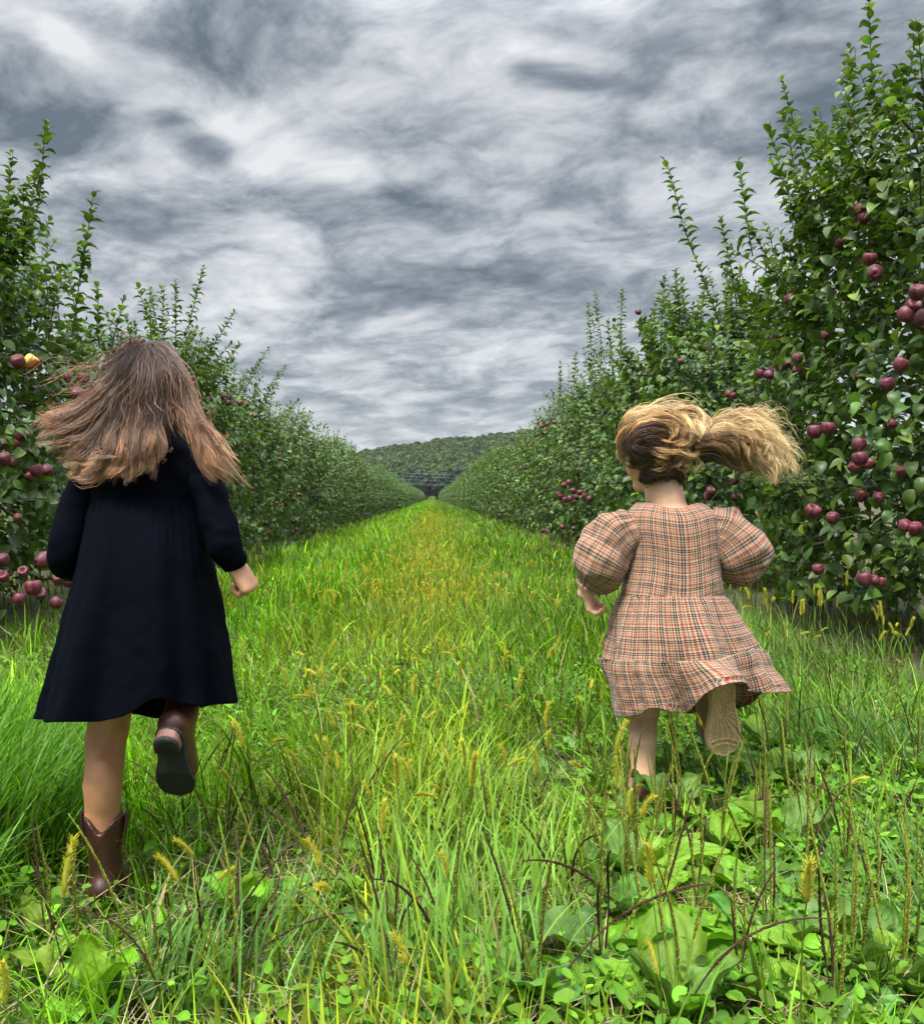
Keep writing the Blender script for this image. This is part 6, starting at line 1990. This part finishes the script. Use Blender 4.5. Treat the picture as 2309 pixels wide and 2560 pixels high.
    rows2 = [(1640, 1517, 1882, 0.160, 0.0), (1655, 1514, 1890, 0.166, 0.0), (1690, 1519, 1900, 0.172, 0.0), (1730, 1530, 1918, 0.178, 0.0), (1775, 1540, 1932, 0.184, 0.0)]
    # the second tier starts on the first one's edge
    t2 = np.array(rows2)
    def hem2b(c, back):
        return hem2(c, back)
    def top2(c, back):
        return hem1(c, back) - 1640 - 2
    V = garment(g, t2, Y0, 220, 50, hem=hem2b, ripple=rip2, uvs=0.185, v0=-0.47, top=top2, wr=0.016, seed=19, fr=1.15)
    puff = lambda t, th: 0.062 * np.cos(13 * th + 1.5 * np.sin(3 * th)) * (np.exp(-t * 4) + 1.1 * np.exp(-(1 - t) * 5)) + 0.02 * np.cos(6 * th)
    sleeve(g, [p(1592, 1312, 0.005), p(1545, 1338, 0.0), p(1506, 1392, -0.01), p(1484, 1438, 0.0), p(1463, 1466, 0.01)], [(0, 0.046), (0.12, 0.062), (0.35, 0.073), (0.55, 0.077), (0.75, 0.067), (0.9, 0.045), (0.96, 0.034), (1, 0.038)], n=100, m=60, ripple=puff, uvk=0.088, wr=0.018, seed=23, flat=0.8, ribs=20)
    sleeve(g, [p(1760, 1312, 0.005), p(1808, 1334, 0.0), p(1846, 1378, -0.01), p(1856, 1412, 0.01), p(1850, 1415, 0.075)], [(0, 0.046), (0.12, 0.062), (0.35, 0.073), (0.55, 0.076), (0.75, 0.068), (0.9, 0.046), (0.96, 0.034), (1, 0.038)], n=100, m=60, ripple=puff, uvk=0.088, wr=0.018, seed=27, flat=0.8, ribs=20)
    g.V = [off(v) for v in g.V]
    g.build("dress", D, root, uv=True)

    # hair: dark underside pinned up, blond curls over it, the ponytail streaming to the right
    HM = hair_mat("blond_hair", 0.28)
    dk, br, go, lt = (0.040, 0.022, 0.015), (0.17, 0.085, 0.036), (0.60, 0.37, 0.165), (0.92, 0.73, 0.43)
    pp = lambda pts: [off(P(x, y, Y)) for x, y, Y in pts]
    G = []
    def lock(pts, locks, n, c0, c1, **k):
        d = dict(pts=pp(pts), locks=locks, n=n, c0=c0, c1=c1, s0=0.010, s1=0.016, sp=0.004, curl=0.006, cf=1.6, rad=0.00062, cp=1.0, trim=0.16, tipc=0.8, fuzz=0.0038); d.update(k); G.append(d)
    for x0 in (1606, 1622, 1640, 1660, 1680, 1700):
        lock([(x0, 1204, 2.53), (x0 * 0.8 + 1660 * 0.2, 1180, 2.50), (x0 * 0.6 + 1672 * 0.4, 1140, 2.485), (x0 * 0.4 + 1690 * 0.6, 1105, 2.48)], 10, 26, dk, br, curl=0.0012, s0=0.007, s1=0.010, sp=0.004, fuzz=0.0008)
    for x0 in (1576, 1584, 1702):
        lock([(x0, 1150, 2.56), (x0 * 0.85 + 1660 * 0.15, 1150, 2.53), (x0 * 0.6 + 1680 * 0.4, 1105, 2.50), (1690, 1085, 2.49)], 8, 26, dk, go, curl=0.002, s0=0.008, s1=0.010)
    # the bun of looped dark hair at the left
    lock([(1700, 1095, 2.485), (1640, 1082, 2.47), (1590, 1095, 2.475), (1580, 1120, 2.48), (1630, 1125, 2.47), (1680, 1115, 2.475)], 16, 30, br, dk, s0=0.010, s1=0.012, curl=0.005)
    # curls blown over the top
    lock([(1562, 1140, 2.56), (1566, 1088, 2.53), (1605, 1059, 2.52), (1660, 1053, 2.52), (1710, 1070, 2.51), (1738, 1105, 2.49)], 26, 26, go, lt, s0=0.010, s1=0.014, curl=0.014, cf=2.0)
    lock([(1570, 1110, 2.54), (1600, 1070, 2.50), (1650, 1053, 2.49), (1705, 1061, 2.49), (1742, 1088, 2.48), (1752, 1112, 2.48)], 26, 26, go, lt, s0=0.010, s1=0.014, curl=0.014, cf=2.0)
    lock([(1600, 1080, 2.50), (1650, 1061, 2.48), (1690, 1072, 2.47), (1700, 1105, 2.47), (1672, 1130, 2.47), (1640, 1145, 2.475)], 20, 24, go, go, s0=0.010, s1=0.012, curl=0.016, cf=1.8)
    lock([(1640, 1068, 2.50), (1690, 1045, 2.50), (1735, 1045, 2.50), (1762, 1068, 2.49), (1756, 1088, 2.48), (1725, 1092, 2.48)], 22, 22, go, lt, s0=0.010, s1=0.010, curl=0.014, cf=1.8)
    lock([(1585, 1076, 2.56), (1630, 1045, 2.57), (1680, 1039, 2.57), (1730, 1053, 2.55), (1756, 1080, 2.52)], 22, 22, go, lt, s0=0.012, s1=0.012, curl=0.008)
    lock([(1556, 1110, 2.60), (1558, 1125, 2.60), (1556, 1140, 2.60), (1562, 1152, 2.61)], 10, 18, go, lt, s0=0.006, s1=0.006, curl=0.005, push=False)
    lock([(1690, 1120, 2.475), (1705, 1140, 2.47), (1712, 1160, 2.475), (1690, 1170, 2.48)], 8, 14, go, go, s0=0.006, s1=0.008, curl=0.008)
    for x0 in (1590, 1640, 1700):
        lock([(x0, 1080, 2.62), (x0 - 10, 1050, 2.61), (x0 + 10, 1045, 2.58), (x0 + 40, 1060, 2.54), (1735, 1096, 2.50)], 12, 22, go, lt, s0=0.016, s1=0.010, curl=0.006)
    # ponytail
    lock([(1732, 1105, 2.49), (1775, 1082, 2.50), (1835, 1068, 2.50), (1888, 1078, 2.50), (1932, 1098, 2.50), (1962, 1126, 2.50)], 26, 26, go, lt, s0=0.009, s1=0.015, curl=0.013, cf=2.2, len=0.03)
    lock([(1732, 1110, 2.485), (1780, 1096, 2.49), (1840, 1092, 2.49), (1892, 1108, 2.49), (1932, 1135, 2.49), (1955, 1162, 2.49)], 26, 26, go, lt, s0=0.009, s1=0.015, curl=0.014, cf=2.2, len=0.03)
    lock([(1732, 1115, 2.48), (1785, 1112, 2.48), (1840, 1118, 2.48), (1888, 1136, 2.48), (1925, 1158, 2.48), (1942, 1176, 2.48)], 26, 26, br, lt, s0=0.008, s1=0.013, curl=0.014, cf=2.0, len=0.025)
    lock([(1732, 1122, 2.485), (1780, 1130, 2.48), (1830, 1142, 2.48), (1870, 1150, 2.48), (1910, 1154, 2.48)], 26, 26, dk, go, s0=0.008, s1=0.012, curl=0.008, cf=1.8, cp=1.8)
    lock([(1738, 1126, 2.50), (1785, 1134, 2.50), (1835, 1140, 2.50), (1885, 1148, 2.50), (1930, 1150, 2.50)], 24, 26, dk, br, s0=0.010, s1=0.014, curl=0.006)
    lock([(1735, 1115, 2.47), (1800, 1108, 2.465), (1850, 1115, 2.46), (1880, 1135, 2.46), (1900, 1130, 2.46)], 14, 22, br, go, s0=0.008, s1=0.016, curl=0.016, cf=2.0)
    # wisps
    lock([(1735, 1095, 2.49), (1790, 1062, 2.50), (1850, 1045, 2.50), (1910, 1048, 2.50), (1950, 1065, 2.50)], 46, 3, go, lt, s0=0.008, s1=0.016, curl=0.014, cf=2.2, fuzz=0.006, rad=0.00045)
    lock([(1735, 1110, 2.49), (1800, 1085, 2.49), (1870, 1090, 2.49), (1930, 1115, 2.49), (1972, 1150, 2.49)], 90, 4, lt, lt, s0=0.010, s1=0.028, curl=0.016, cf=2.4, fuzz=0.006, rad=0.00045, len=0.04)
    lock([(1735, 1120, 2.48), (1800, 1120, 2.48), (1880, 1150, 2.48), (1930, 1178, 2.48), (1955, 1180, 2.48)], 30, 3, go, lt, s0=0.010, s1=0.020, curl=0.016, cf=2.2, fuzz=0.006, rad=0.00045)
    lock([(1580, 1095, 2.55), (1590, 1055, 2.53), (1640, 1032, 2.53), (1700, 1032, 2.52), (1750, 1055, 2.51)], 50, 3, lt, lt, s0=0.012, s1=0.014, curl=0.014, cf=2.0, fuzz=0.006, rad=0.00045)
    lock([(1600, 1190, 2.50), (1650, 1175, 2.48), (1690, 1160, 2.475), (1710, 1120, 2.47)], 40, 2, dk, br, s0=0.015, s1=0.012, curl=0.004, fuzz=0.003, rad=0.00045)
    skull = (off(Hc + R @ np.array([0, -0.010, 0.018]) * sc), np.array([0.0745, 0.0905, 0.084]) * sc, R)
    keep = lambda U: ((U[:, 1] < 0.42) | (U[:, 2] > 0.55)) & (U[:, 2] > -0.62 - 0.35 * np.clip(-U[:, 1], 0, 1)) & ((np.abs(U[:, 0]) < 0.70) | (U[:, 2] > 0.22))
    sh = lumpy_shell(skull[0], skull[1] * 0.985, R, (0.040, 0.023, 0.016), keep)
    hair_mesh("hair", G, HM, root, rng, skull, [sh])

    tan = (0.50, 0.33, 0.18)
    M1 = frame(off(np.array([0.590, 2.465, 0.0])), (0.05, 1, 0), (0.0, 0.0, 1))
    boot(root, M1, L=0.165, w=0.075, shaft=0.085, shaft_r=0.036, cowboy=False, up_c=(0.24, 0.10, 0.05), sole_c=(0.26, 0.14, 0.07), label="rust brown boot set down among the weeds")
    Mb2 = Mb.copy(); Mb2[:3, 3] = off(Mb[:3, 3])
    boot(root, Mb2, L=0.222, w=0.088, shaft=0.12, shaft_r=0.042, cowboy=False, up_c=(0.17, 0.095, 0.045), sole_c=tan, label="lifted tan boot with a sunburst tread", mirror=1)
    return root


girl_navy()
girl_plaid()
# ================================================================= the air: a level box of thin haze
def build_haze():
    m = bpy.data.materials.new("haze_air")
    m.use_nodes = True
    t = NT(m.node_tree); t.n.clear()
    out = t.node('ShaderNodeOutputMaterial')
    v = t.node('ShaderNodeVolumePrincipled')
    v.inputs['Color'].default_value = (0.86, 0.91, 0.96, 1)
    v.inputs['Density'].default_value = 0.00010
    v.inputs['Anisotropy'].default_value = 0.0
    t.l.new(v.outputs[0], out.inputs['Volume'])
    x0, x1, y0, y1, z0, z1 = -1700, 1700, -320, 2300, -6.0, 80.0
    V = np.array([[x, y, z] for z in (z0, z1) for y in (y0, y1) for x in (x0, x1)])
    F = np.array([[0, 2, 3, 1], [4, 5, 7, 6], [0, 1, 5, 4], [2, 6, 7, 3], [0, 4, 6, 2], [1, 3, 7, 5]])
    tag(new_mesh("haze", V, [F], m, smooth=False), label="thin pale haze in the air over the orchard and the hill", kind='stuff')


build_haze()
